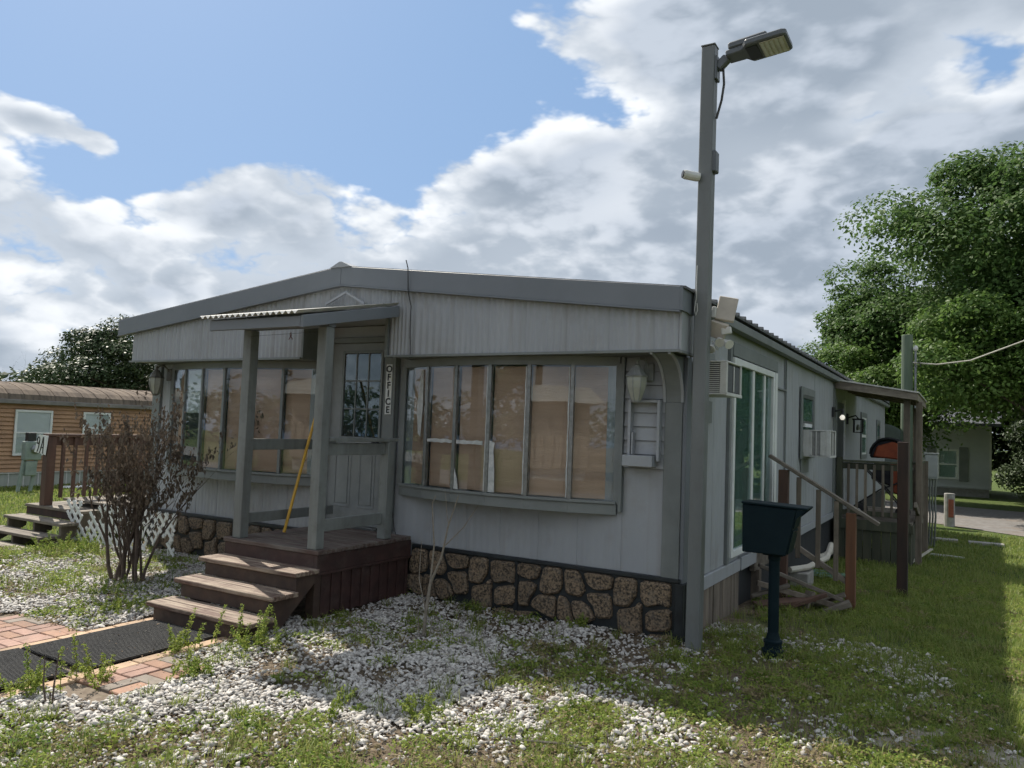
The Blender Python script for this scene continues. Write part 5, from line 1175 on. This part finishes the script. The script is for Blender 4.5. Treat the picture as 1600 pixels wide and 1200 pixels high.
OAK1 = leafmat('oak_leaves', (0.045, 0.10, 0.026), (0.08, 0.155, 0.038), (0.12, 0.19, 0.06), .42, .35, .6)
OAK2 = leafmat('oak_leaves_light', (0.05, 0.115, 0.024), (0.095, 0.18, 0.036), (0.15, 0.23, 0.06), .45, .5)
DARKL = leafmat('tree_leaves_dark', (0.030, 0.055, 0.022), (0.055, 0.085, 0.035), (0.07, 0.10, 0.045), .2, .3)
MIDL = leafmat('tree_leaves_mid', (0.06, 0.10, 0.035), (0.10, 0.14, 0.05), (0.13, 0.17, 0.07), .3, .4)
g_ = 'trees beyond the road on the right'
tree('huge dark green oak whose crown fills the right edge of the view', (2.4, 29.5, -.58), (4.4, 30, 6.9), (9.2, 5.3, 6.1), 215, 1.2, 195000, .165, OAK1, .4, g_, 26)
tree('lighter green oak with low boughs hanging before the grey house', (3.2, 27.5, -.58), (1.9, 26.6, 4.0), (3.9, 2.6, 2.3), 60, .85, 60000, .14, OAK2, .22, g_, 18)
tree('lighter round tree just right of the utility pole, behind the side deck', (-1.6, 33, -.58), (-2.6, 31.5, 3.0), (2.7, 2.2, 2.3), 46, .9, 42000, .13, OAK2, .2, g_, 14)
tree('narrower dark tree left of the green utility pole, rising over the roof end', (-5.2, 34, -.58), (-2.8, 33.5, 5.0), (3.1, 2.3, 4.4), 70, 1.0, 46000, .165, OAK1, .18, g_, 12)
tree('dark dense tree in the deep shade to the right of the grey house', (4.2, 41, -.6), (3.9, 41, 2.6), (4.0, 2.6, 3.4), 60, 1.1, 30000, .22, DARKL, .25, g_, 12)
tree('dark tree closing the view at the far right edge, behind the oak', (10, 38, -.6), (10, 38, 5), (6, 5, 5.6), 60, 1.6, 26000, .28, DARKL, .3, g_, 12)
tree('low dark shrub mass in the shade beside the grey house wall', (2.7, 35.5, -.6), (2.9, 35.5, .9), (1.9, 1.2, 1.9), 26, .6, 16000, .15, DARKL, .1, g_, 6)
tree('tuft of a far tree just showing above the roof right of the light pole', (-11.9, 40, -.6), (-11.9, 40, 5.4), (2.6, 2.5, 2.9), 30, .7, 9000, .24, MIDL, .2, None, 8)
gl = 'trees beyond the orange trailer'
tree('big dark round tree behind the orange trailer roof at the left corner of the home', (-37.5, 27.5, -.6), (-38.4, 26.0, 2.7), (5.0, 6.0, 4.1), 110, 1.05, 76000, .19, DARKL, .35, gl, 18)
tree('lighter green low tree at the left side of the big dark round tree', (-41.2, 22.2, -.6), (-41.2, 23.2, 1.8), (2.4, 2.4, 2.1), 40, .7, 24000, .19, MIDL, .2, gl, 8)
tree('small leafy tree cut off by the left edge, above the trailer roof', (-45, 16.4, -.6), (-45.2, 16.4, 2.6), (1.7, 1.9, 1.7), 24, .5, 9000, .18, MIDL, .2, gl, 6)
# distant tree line that closes the horizon all round
def treeline():
    V = []; F = []; o0 = 0
    for k in range(150):
        a = k/150*2*math.pi; r = 75+22*rng.random(); x, y = r*math.sin(a), r*math.cos(a)
        if -50 < math.degrees(math.atan2(x, y)) < 12 and False: continue
        R_ = 3.0+2.2*rng.random(); h = R_*.85
        P, Nn, C = crown_points((x, y, h*.55), (R_*1.3, R_*1.3, h), 9, R_*.5, 420)
        v, f = leaf_quads(P, Nn, .75, .5); V.append(v); F.append(f+o0); o0 += len(v)
    o = big_mesh('tree_line', np.concatenate(V), np.concatenate(F), DARKL); o['kind'] = 'stuff'; tag(o, 'low hazy line of far-off trees closing the horizon beyond the houses', 'tree line')
treeline()
# palm and trees behind the viewer, mirrored in the glass
tree('leafy tree across the road, mirrored in the left lights of the bow window', (-11, -16, 0), (-11, -16, 4.2), (3.2, 3, 2.6), 24, .9, 7000, .3, MIDL, .25, None, 6)
pm = thing('palm_tree', 'fan palm across the road, mirrored in the bow window', 'palm', (-5.3, -18, 0))
MB().tube([(-5.3, -18, -.1), (-5.35, -18, 3), (-5.3, -18, 5.0)], [.18, .14, .13], 8).build('trunk', BARK, pm)
for k in range(26):
    a = rng.random()*6.28; e = -.5+1.4*rng.random(); d = np.array([math.cos(a)*math.cos(e), math.sin(a)*math.cos(e), math.sin(e)]); s = np.array([-d[1], d[0], 0]); s /= np.linalg.norm(s)
    c = np.array([-5.3, -18, 5.1]); V = [c]; m_ = c+d*.6
    V += [m_-s*.08, m_+s*.08]; 
    for j in range(9): V.append(c+d*(1.3+.1*(j % 2))+s*(-.6+1.2*j/8)*(.9)+np.array([0, 0, -.18*abs(j-4)*.25-.1]))
    F = [(0, 1, 2)]+[(1 if j < 4 else 2, 3+j, 4+j) for j in range(8)]
    o = mesh_obj('frond', V, F, DARKL, pm)
# bare snag on the left
def grow(b, p, d, L_, r, depth, spread=.55, up=.15, tips=None, seg=3):
    pts = [p]; rs = [r]; q = p.copy(); dd = d.copy()
    for i in range(seg):
        dd = (dd+Vector((random.gauss(0, .14), random.gauss(0, .14), random.gauss(0, .10)+up*.2))).normalized(); q = q+dd*L_/seg; pts.append(q.copy()); rs.append(r*(1-.55*(i+1)/seg))
    b.tube(pts, rs, 5 if r > .006 else 3, cap=False)
    if tips is not None and depth <= 1: tips += [(pts[i], dd.copy()) for i in range(1, len(pts))]
    if depth > 0:
        for k in range(random.choice((2, 3))):
            i = random.randint(1, seg); nd_ = (dd+Vector((random.gauss(0, spread), random.gauss(0, spread), random.gauss(0, spread)+up))).normalized()
            grow(b, pts[i], nd_, L_*(.55+.3*random.random()), rs[i]*.7, depth-1, spread, up, tips, seg)
b = MB(); random.seed(11)
for k in range(5): grow(b, Vector((-33.5+k*.3, 14.8+k*.12, -.6)), Vector((.05*k-.1, 0, 1)), 2.0, .07, 4, .5, .25)
o = b.build('bare_snag', BARK); tag(o, 'leafless thin snag sticking up behind the trailer roof near the left edge', 'bare tree')

# ---------------------------------------------------------------- dead bush
random.seed(5)
db = thing('dead_bush', 'tall dead bush with shrivelled brown leaves before the left corner of the home', 'bush', (-6.56, 4.45, 0))
b = MB(); tips = []
stems = [(a_-.10, b_) for a_, b_ in [(-6.70, 4.38), (-6.64, 4.45), (-6.58, 4.40), (-6.52, 4.48), (-6.60, 4.52), (-6.47, 4.44), (-6.42, 4.50), (-6.68, 4.50), (-6.36, 4.46), (-6.55, 4.36), (-6.74, 4.46), (-6.33, 4.40), (-6.62, 4.34)]]
for k, (x, y) in enumerate(stems):
    grow(b, Vector((x, y, -.03)), Vector(((x+6.54)*.42-.05+random.gauss(0, .04), (y-4.44)*.3+random.gauss(0, .03), 1.3)), .62+.18*random.random(), .015+.007*random.random(), 5, .27, .24, tips, 4)
def slim(v): return (-6.62+(v[0]+6.62)*(.74 if v[0] > -6.62 else .92), v[1], v[2])
b.v = [slim(v) for v in b.v]; b.build('branches', BARKD, db)
pts = [t for t in tips if t[0].z > .18]; random.shuffle(pts); pts = pts[:8500]
V = []; F = []
for p, d in pts:
    if random.random() < .35: continue
    s = .014+.024*random.random()**1.4; n_ = Vector((random.gauss(0, 1), random.gauss(0, 1), random.gauss(0, .6))).normalized(); u = n_.cross(Vector((0, 0, 1))).normalized(); w = n_.cross(u); w = w*(-1 if w.z > 0 else 1)
    i = len(V); o_ = p
    V += [o_, o_+u*s*.45+w*s*.7+n_*s*.3, o_+w*s*1.7, o_-u*s*.45+w*s*.7+n_*s*.35, o_+w*s*.9-n_*s*.12]; F += [(i, i+1, i+4), (i+1, i+2, i+4), (i+2, i+3, i+4), (i+3, i, i+4)]
DL = leafmat('dead_leaves', (0.07, 0.055, 0.042), (0.115, 0.09, 0.068), (0.19, 0.155, 0.12), .12, 6, .8)
V = [slim(v) for v in V]; o = mesh_obj('dead_leaves', V, F, DL, db); o['kind'] = 'stuff'
# bare sapling before the skirt
random.seed(3)
b = MB(); base = Vector((-3.40, 4.62, -.02))
b.tube([base, base+Vector((.02, 0, .25)), base+Vector((.03, .02, .42)), base+Vector((.12, .02, .62)), base+Vector((.17, .02, .86)), base+Vector((.25, .02, 1.08))], [.014, .012, .011, .008, .006, .003], 6)
b.tube([base+Vector((.03, .02, .42)), base+Vector((.05, .02, .7)), base+Vector((.03, 0, 1.0)), base+Vector((.06, 0, 1.06))], [.008, .006, .004, .003], 5)
b.tube([base+Vector((.14, .02, .7)), base+Vector((.30, .02, .85)), base+Vector((.42, .02, 1.02))], [.005, .004, .002], 5)
b.tube([base+Vector((.17, .02, .86)), base+Vector((.15, .02, .95)), base+Vector((.13, .02, 1.1))], [.004, .003, .002], 4)
b.tube([base+Vector((.02, 0, .2)), base+Vector((-.06, 0, .45)), base+Vector((-.05, 0, .72))], [.006, .004, .002], 4)
b.tube([base+Vector((-.03, 0, 0)), base+Vector((-.06, 0, .22))], [.006, .003], 4); b.tube([base+Vector((.05, 0, 0)), base+Vector((.08, 0, .2))], [.006, .003], 4)
tag(b.build('bare_sapling', BARKP), 'thin leafless pale sapling growing in the gravel before the stone skirt', 'sapling')
b = MB(); base = Vector((-4.12, 2.36, -.02))
b.tube([base, base+Vector((.01, 0, .15)), base+Vector((.0, .02, .30))], [.006, .005, .003], 5); b.tube([base+Vector((-.04, 0, 0)), base+Vector((-.09, 0, .12)), base+Vector((-.13, .02, .26))], [.006, .005, .003], 5); b.tube([base+Vector((-.02, 0, 0)), base+Vector((-.02, 0, .1))], [.006, .004], 5)
sp_ = b.build('stump_shoot', BARKD); tag(sp_, 'dark pruned twigs of a small cut shrub near the bottom left corner', 'twig')
tag(MB().tube([(-1.95, 3.35, .03), (-1.7, 3.42, .045), (-1.55, 3.46, .04)], .006, 5).build('twig', BARKP), 'thin pale twig lying on the gravel at the bottom centre', 'twig')

# ---------------------------------------------------------------- gravel
def on_path(x, y): return ((x > -6.27) & (x < -3.98) & (y > np.where(x > -4.40, 2.49, 2.0)) & (y < 3.24)) | ((x > -5.37) & (x < -4.36) & (y > 3.2) & (y < 4.2))
def under(x, y): return (x > XL-.02) & (x < XR+.05) & (y > YF-.03)
def weed_noise(x, y): return fbm(x*1.9+3.3, y*1.9+1.7, 0)
def gravel():
    N_ = 230000
    x = rng.uniform(-9.8, .9, N_); y = rng.uniform(1.2, 6.6, N_)
    F_ = fwd(x, y)
    p = np.where(x < -2.5, 1.0, np.where(x < -1.2, .62, .36)); p = p*(1-sm(x+.25*y, .9, 1.7)*.97)
    p = p*(.28+.72*sm(F_, 3.55, 4.2)); p = p*(1-sm(-x, 7.6, 9.0))
    p = p*(.25+.75*sm(fbm(x*1.1, y*1.1, 2), .38, .54)); p = p*(1-np.where(x < -2.6, .5, .8)*sm(weed_noise(x, y), .48, .57))
    p = p*np.where((y > 5.72), 1-sm(x*-1, .2, 1.5)*.2, 1)
    keep = (rng.random(N_) < p) & (np.degrees(np.arctan2(x, y)) > -70) & ~under(x, y) & ~((x > PX0) & (x < PX1) & (y > PY0-.02)) & (F_ > 2.6) & (F_ < 9.5)
    op = on_path(x, y); keep &= (~op | (rng.random(N_) < .010))
    x, y = x[keep], y[keep]; op = op[keep]; n = len(x)
    t = (1+5**.5)/2
    ico = np.array([(-1, t, 0), (1, t, 0), (-1, -t, 0), (1, -t, 0), (0, -1, t), (0, 1, t), (0, -1, -t), (0, 1, -t), (t, 0, -1), (t, 0, 1), (-t, 0, -1), (-t, 0, 1)], float); ico /= np.linalg.norm(ico[0])
    fc_all = np.array([(0, 11, 5), (0, 5, 1), (0, 1, 7), (0, 7, 10), (0, 10, 11), (1, 5, 9), (5, 11, 4), (11, 10, 2), (10, 7, 6), (7, 1, 8), (3, 9, 4), (3, 4, 2), (3, 2, 6), (3, 6, 8), (3, 8, 9), (4, 9, 5), (2, 4, 11), (6, 2, 10), (8, 6, 7), (9, 8, 1)])
    low_ = np.argsort(ico[:, 2][fc_all].sum(1)); fc = fc_all[low_[5:]]          # the underside is never seen
    s = (.0056+.0098*rng.random(n)**1.8); s = np.where(rng.random(n) < .02, s*1.6, s); s = np.where(op, .004, s)
    V = ico[None]*(1+.62*(rng.random((n, 12, 1))-.5))
    sc = np.stack([1.25+.5*rng.random(n), .85+.3*rng.random(n), .52+.3*rng.random(n)], 1)*s[:, None]
    V = V*sc[:, None, :]
    tl = rng.normal(0, .30, (n, 2)); V[:, :, 2] += V[:, :, 0]*tl[:, :1]+V[:, :, 1]*tl[:, 1:]
    a = rng.random(n)*6.283; ca, sa = np.cos(a)[:, None], np.sin(a)[:, None]
    X = V[:, :, 0]*ca-V[:, :, 1]*sa; Y = V[:, :, 0]*sa+V[:, :, 1]*ca
    z = ground_z(x, y)+.022*fbm(x*1.7, y*1.7, 0)*0+np.where(op, .03, s*.45+.012*rng.random(n)+.008); hump = .025*(fbm(x*1.7, y*1.7, 0)-.5)
    W = np.stack([X+x[:, None], Y+y[:, None], V[:, :, 2]+(z+np.where(op, 0, hump))[:, None]], -1).reshape(-1, 3)
    F = (fc[None]+np.arange(n)[:, None, None]*12).reshape(-1, 3)
    m = bpy.data.materials.new('marble_chips'); m.use_nodes = True; nt = m.node_tree; N = nt.nodes; L = nt.links; b_ = N['Principled BSDF']; b_.inputs['Roughness'].default_value = .75
    g = N.new('ShaderNodeNewGeometry'); cr = N.new('ShaderNodeValToRGB'); L.new(g.outputs['Random Per Island'], cr.inputs[0])
    e = cr.color_ramp.elements; e[0].position = 0; e[0].color = (.16, .14, .12, 1); e[1].position = 1; e[1].color = (.60, .57, .53, 1)
    for pos, c in ((.10, (.26, .235, .205, 1)), (.28, (.41, .385, .35, 1)), (.65, (.52, .495, .46, 1))): q = cr.color_ramp.elements.new(pos); q.color = c
    n2 = N.new('ShaderNodeTexNoise'); n2.inputs['Scale'].default_value = 60; n2.inputs['Detail'].default_value = 4; L.new(g.outputs['Position'], n2.inputs['Vector'])
    mr = N.new('ShaderNodeMapRange'); mr.inputs[1].default_value = .35; mr.inputs[2].default_value = .6; mr.inputs[3].default_value = .72; mr.inputs[4].default_value = 1.05; L.new(n2.outputs['Fac'], mr.inputs[0])
    vm = N.new('ShaderNodeVectorMath'); vm.operation = 'SCALE'; L.new(cr.outputs[0], vm.inputs[0]); L.new(mr.outputs[0], vm.inputs['Scale']); L.new(vm.outputs[0], b_.inputs['Base Color'])
    o = big_mesh('gravel', W, F, m); o['kind'] = 'stuff'; o['label'] = 'white marble chips strewn over the front yard'; o['category'] = 'gravel'; print('gravel stones', n)
gravel()

# ---------------------------------------------------------------- grass and weeds
def blades(x, y, h, w, lean=.5, z=None):
    n = len(x); z = ground_z(x, y) if z is None else z; a = rng.random(n)*6.283; l = lean*(.3+rng.random(n)); dx, dy = np.cos(a)*l*h, np.sin(a)*l*h; b = a+1.57
    wx, wy = np.cos(b)*w/2, np.sin(b)*w/2
    P0 = np.stack([x-wx, y-wy, z-.005], 1); P1 = np.stack([x+wx, y+wy, z-.005], 1)
    P2 = np.stack([x+wx*.7+dx*.4, y+wy*.7+dy*.4, z+h*.65], 1); P3 = np.stack([x+dx, y+dy, z+h*(1-.25*l)], 1); P4 = np.stack([x-wx*.7+dx*.4, y-wy*.7+dy*.4, z+h*.65], 1)
    V = np.stack([P0, P1, P2, P4, P3], 1).reshape(-1, 3); i = np.arange(n)*5
    F = np.concatenate([np.stack([i, i+1, i+2], 1), np.stack([i, i+2, i+3], 1), np.stack([i+3, i+2, i+4], 1)]); return V, F
GR = leafmat('lawn_blades', (0.09, 0.175, 0.022), (0.17, 0.25, 0.04), (0.30, 0.31, 0.10), .45, 1.6)
def lawn():
    N_ = 285000
    # right lawn
    d = 3.2+24*rng.random(N_)**1.7; th = np.radians(rng.uniform(-32, 7.5, N_)); x = d*np.sin(th)*1.0; y = d*np.cos(th)
    wob = .5*(fbm(x*1.6, y*1.6, 4)-.5)*2
    p = sm(x+.30*y+wob, .35, 1.7); p = np.maximum(p, .25*((x > -2.6))*sm(weed_noise(x, y), .42, .55)); p *= .35+.65*sm(fbm(x*2.2, y*2.2, 1), .32, .5)
    keep = (rng.random(N_) < p) & ~under(x, y) & ~((x > -1.85) & (x < -.68) & (y > 13.4) & (y < 16.2)) & (y > 3.2) & ~((np.hypot((x-.32)/.85, (y-4.35)/.55) < 1) & (rng.random(N_) < .75)) & ~((y > 22.0))
    x, y = x[keep], y[keep]; dd = np.hypot(x, y)
    h = (.030+.045*rng.random(len(x))**1.3)*(1+.03*np.maximum(dd-6, 0)); w = (.0028+.0022*rng.random(len(x)))*(1+.13*np.maximum(dd-5, 0))
    V, F = blades(x, y, h, w, .8)
    # left lawn behind the dead bush
    n2 = 90000; x2 = rng.uniform(-24, -8.35, n2); y2 = rng.uniform(3.6, 20, n2); k2 = rng.random(n2) < sm(-x2+.5*(fbm(x2, y2, 2)-.5), 8.0, 9.2)
    k2 &= ~((x2 > -10.5) & (x2 < -9.1) & (y2 > 4.7) & (y2 < 8)); x2, y2 = x2[k2], y2[k2]; d2 = np.hypot(x2, y2)
    V2, F2 = blades(x2, y2, .05+.05*rng.random(len(x2)), (.004+.003*rng.random(len(x2)))*(d2/6), .8)
    o = big_mesh('grass', np.concatenate([V, V2]), np.concatenate([F, F2+len(V)]), GR); o['kind'] = 'stuff'; print('blades', len(x)+len(x2))
    o['label'] = 'short patchy green lawn around the homes'; o['category'] = 'grass'
lawn()
WG = leafmat('weed_leaves', (0.09, 0.19, 0.03), (0.20, 0.29, 0.05), (0.33, 0.36, 0.09), .5, 2.0, .7)
WD = leafmat('dry_weed', (0.22, 0.18, 0.09), (0.16, 0.15, 0.06), (0.30, 0.24, 0.14), .3, 3.0, .8)
def weeds():
    Vg = []; Fg = []; Vd = []; Fd = []; og = od = 0
    # creeping small-leaved mats
    N_ = 7500; x = rng.uniform(-9.5, .9, N_); y = rng.uniform(1.5, 6.3, N_); q_ = rng.random(N_) < .2; x = np.where(q_, rng.uniform(-1.8, 1.6, N_), x); y = np.where(q_, rng.uniform(5.8, 12, N_), y); F_ = fwd(x, y); wn = weed_noise(x, y)
    p = sm(wn, .46, .55)*np.where(x > -2.6, 1.1, .5)+.9*(1-sm(F_, 3.6, 4.35))+.30*sm(x, -2.8, -1.8)*sm(y, 3.9, 4.8)+.4*sm(-x, 6.6, 8.0)
    keep = (rng.random(N_) < np.clip(p, 0, 1)*.62) & ~under(x, y) & ~on_path(x, y) & ~((x > PX0-.1) & (x < PX1+.0) & (y > 3.7)) & (F_ > 2.5)
    x, y = x[keep], y[keep]; F_ = F_[keep]
    for i in range(len(x)):
        r = .05+.09*rng.random(); hh = .02+.075*rng.random()*(1.1 if F_[i] < 4.2 else .7); n = int(40+90*rng.random()*(r/.1)); dry = rng.random() < (.33 if F_[i] < 3.9 else .2)
        a = rng.random(n)*6.283; q = r*np.sqrt(rng.random(n)); px_, py_ = x[i]+q*np.cos(a), y[i]+q*np.sin(a)
        pz = ground_z(px_, py_)+.012+hh*rng.random(n)*(1-(q/r)**2*.7)
        Nn = rand_unit(n)*.6+np.array([0, 0, .7]); Nn /= np.linalg.norm(Nn, axis=1)[:, None]
        L_ = .013+.017*rng.random(n); v, f = leaf_quads(np.stack([px_, py_, pz], 1), Nn, L_, L_*.5)
        if dry: Vd.append(v); Fd.append(f+od); od += len(v)
        else: Vg.append(v); Fg.append(f+og); og += len(v)
    # grass tufts
    N_ = 4200; x = rng.uniform(-9, 1.0, N_); y = rng.uniform(1.6, 6.4, N_); q_ = rng.random(N_) < .35; x = np.where(q_, rng.uniform(-1.75, 2.2, N_), x); y = np.where(q_, rng.uniform(5.5, 13, N_), y); F_ = fwd(x, y)
    p = .16+.5*q_*sm(fbm(x*1.3, y*1.3, 5), .45, .6)+.65*(1-sm(F_, 3.5, 4.1))+.5*sm(weed_noise(x+3, y), .5, .6)*.6
    keep = (rng.random(N_) < p) & ~under(x, y) & ~on_path(x, y) & ~((x > PX0-.1) & (x < PX1+.02) & (y > 3.7)) & (F_ > 2.5); x, y = x[keep], y[keep]
    bv = []; bf = []; ob = 0
    for i in range(len(x)):
        n = int(12+26*rng.random()); bx_ = x[i]+rng.normal(0, .022, n); by_ = y[i]+rng.normal(0, .022, n); v, f = blades(bx_, by_, .04+.09*rng.random(n), .003+.003*rng.random(n), 1.0); bv.append(v); bf.append(f+ob); ob += len(v)
    o = big_mesh('weeds', np.concatenate(Vg), np.concatenate(Fg), WG); o['kind'] = 'stuff'; o['label'] = 'small-leaved green weeds creeping through the gravel'; o['category'] = 'weeds'
    o = big_mesh('dry_weeds', np.concatenate(Vd), np.concatenate(Fd), WD); o['kind'] = 'stuff'; o['label'] = 'dry straw-coloured weeds among the gravel'; o['category'] = 'weeds'
    o = big_mesh('grass_tufts', np.concatenate(bv), np.concatenate(bf), GR); o['kind'] = 'stuff'; o['label'] = 'tufts of grass sprouting from the gravel'; o['category'] = 'grass'
    # leaf litter and bark crumbs
    N_ = 16000; x = rng.uniform(-9, .9, N_); y = rng.uniform(1.6, 6.4, N_); k_ = ~under(x, y) & ~((x > PX0-.1) & (x < PX1) & (y > 3.7)) & (fwd(x, y) > 2.5) & (~on_path(x, y) | (rng.random(N_) < .08)); x, y = x[k_], y[k_]; n = len(x)
    Nn = rand_unit(n)*.5+np.array([0, 0, .9]); Nn /= np.linalg.norm(Nn, axis=1)[:, None]; L_ = .008+.02*rng.random(n)
    v, f = leaf_quads(np.stack([x, y, ground_z(x, y)+.012+.016*rng.random(n)+np.where(on_path(x, y), .022, 0)], 1), Nn, L_, L_*.35)
    o = big_mesh('leaf_litter', v, f, leafmat('litter', (.12, .08, .05), (.2, .14, .09), (.28, .2, .13), .1, 8, .9)); o['kind'] = 'stuff'; o['label'] = 'brown leaf litter scattered over gravel and soil'; o['category'] = 'leaf litter'
weeds()
# upright weeds one can tell apart
def upright(label, spots, hmin, hmax, name='weed_plant'):
    t = thing(name, label, 'weed', (spots[0][0], spots[0][1], gz(*spots[0])), 'upright weeds in the front yard')
    V = []; F = []; o0 = 0
    for (x0, y0) in spots:
        h = hmin+(hmax-hmin)*rng.random(); dx, dy = rng.normal(0, .30, 2)*h; h *= .55+.6*rng.random(); z0 = gz(x0, y0)
        b = MB(); b.tube([(x0, y0, z0-.01), (x0+dx*.4, y0+dy*.4, z0+h*.5), (x0+dx, y0+dy, z0+h)], [.0028, .0022, .001], 4); b.build('stem', WG, t)
        n = int(h*300)+10; tt = rng.random(n)**.8; a = rng.random(n)*6.283; q = (.005+.022*(1-tt*.6)*rng.random(n))
        P = np.stack([x0+dx*tt+q*np.cos(a), y0+dy*tt+q*np.sin(a), z0+h*(.08+.94*tt)+q*.3], 1); Nn = rand_unit(n)*.6+np.array([0, 0, .6]); Nn /= np.linalg.norm(Nn, axis=1)[:, None]
        L_ = .016+.022*rng.random(n)*(1.2-tt); v, f = leaf_quads(P, Nn, L_, L_*.42); V.append(v); F.append(f+o0); o0 += len(v)
    o = big_mesh('foliage', np.concatenate(V), np.concatenate(F), WG, t); o['kind'] = 'stuff'
    return t
def around(x, y, r, n): return [(x+r*rng.normal(), y+r*.8*rng.normal()) for _ in range(n)]
upright('tall pale green weeds in front of the bottom porch step, right end', around(-4.13, 3.68, .10, 16), .12, .30)
upright('tall pale green weeds at the edge of the mat, left of those by the step', around(-4.42, 3.38, .06, 10), .12, .26)
upright('bushy weed sprawling at the bottom of the view beside the right brick patch', around(-3.98, 3.12, .09, 22), .06, .16)
upright('weed clump growing between the mat and the left edge of the view', around(-4.42, 2.42, .09, 16), .12, .26)
upright('weed clump at the near corner of the mat, beside the pruned twigs', around(-4.36, 2.72, .07, 12), .1, .24)
upright('green weed bush left of the porch steps, below the dead bush', around(-5.75, 3.72, .10, 26), .05, .15)
upright('broad green weed mound under the neighbour deck steps', around(-8.5, 4.95, .22, 46), .10, .26)
upright('small green plant against the stone skirt near the light pole', around(-2.62, 5.58, .05, 14), .05, .14)
upright('green weed mound in the gravel at the left, before the dead bush', around(-6.35, 4.0, .12, 22), .06, .16)
upright('single bright green weed standing at the bottom centre of the view', around(-2.83, 3.06, .02, 4), .14, .2)
upright('pair of bright green weeds at the bottom, right of the single weed', around(-2.45, 3.38, .06, 9), .08, .14)
upright('bright grassy weed in the sunlit gravel right of centre', around(-1.75, 3.96, .06, 12), .05, .12)
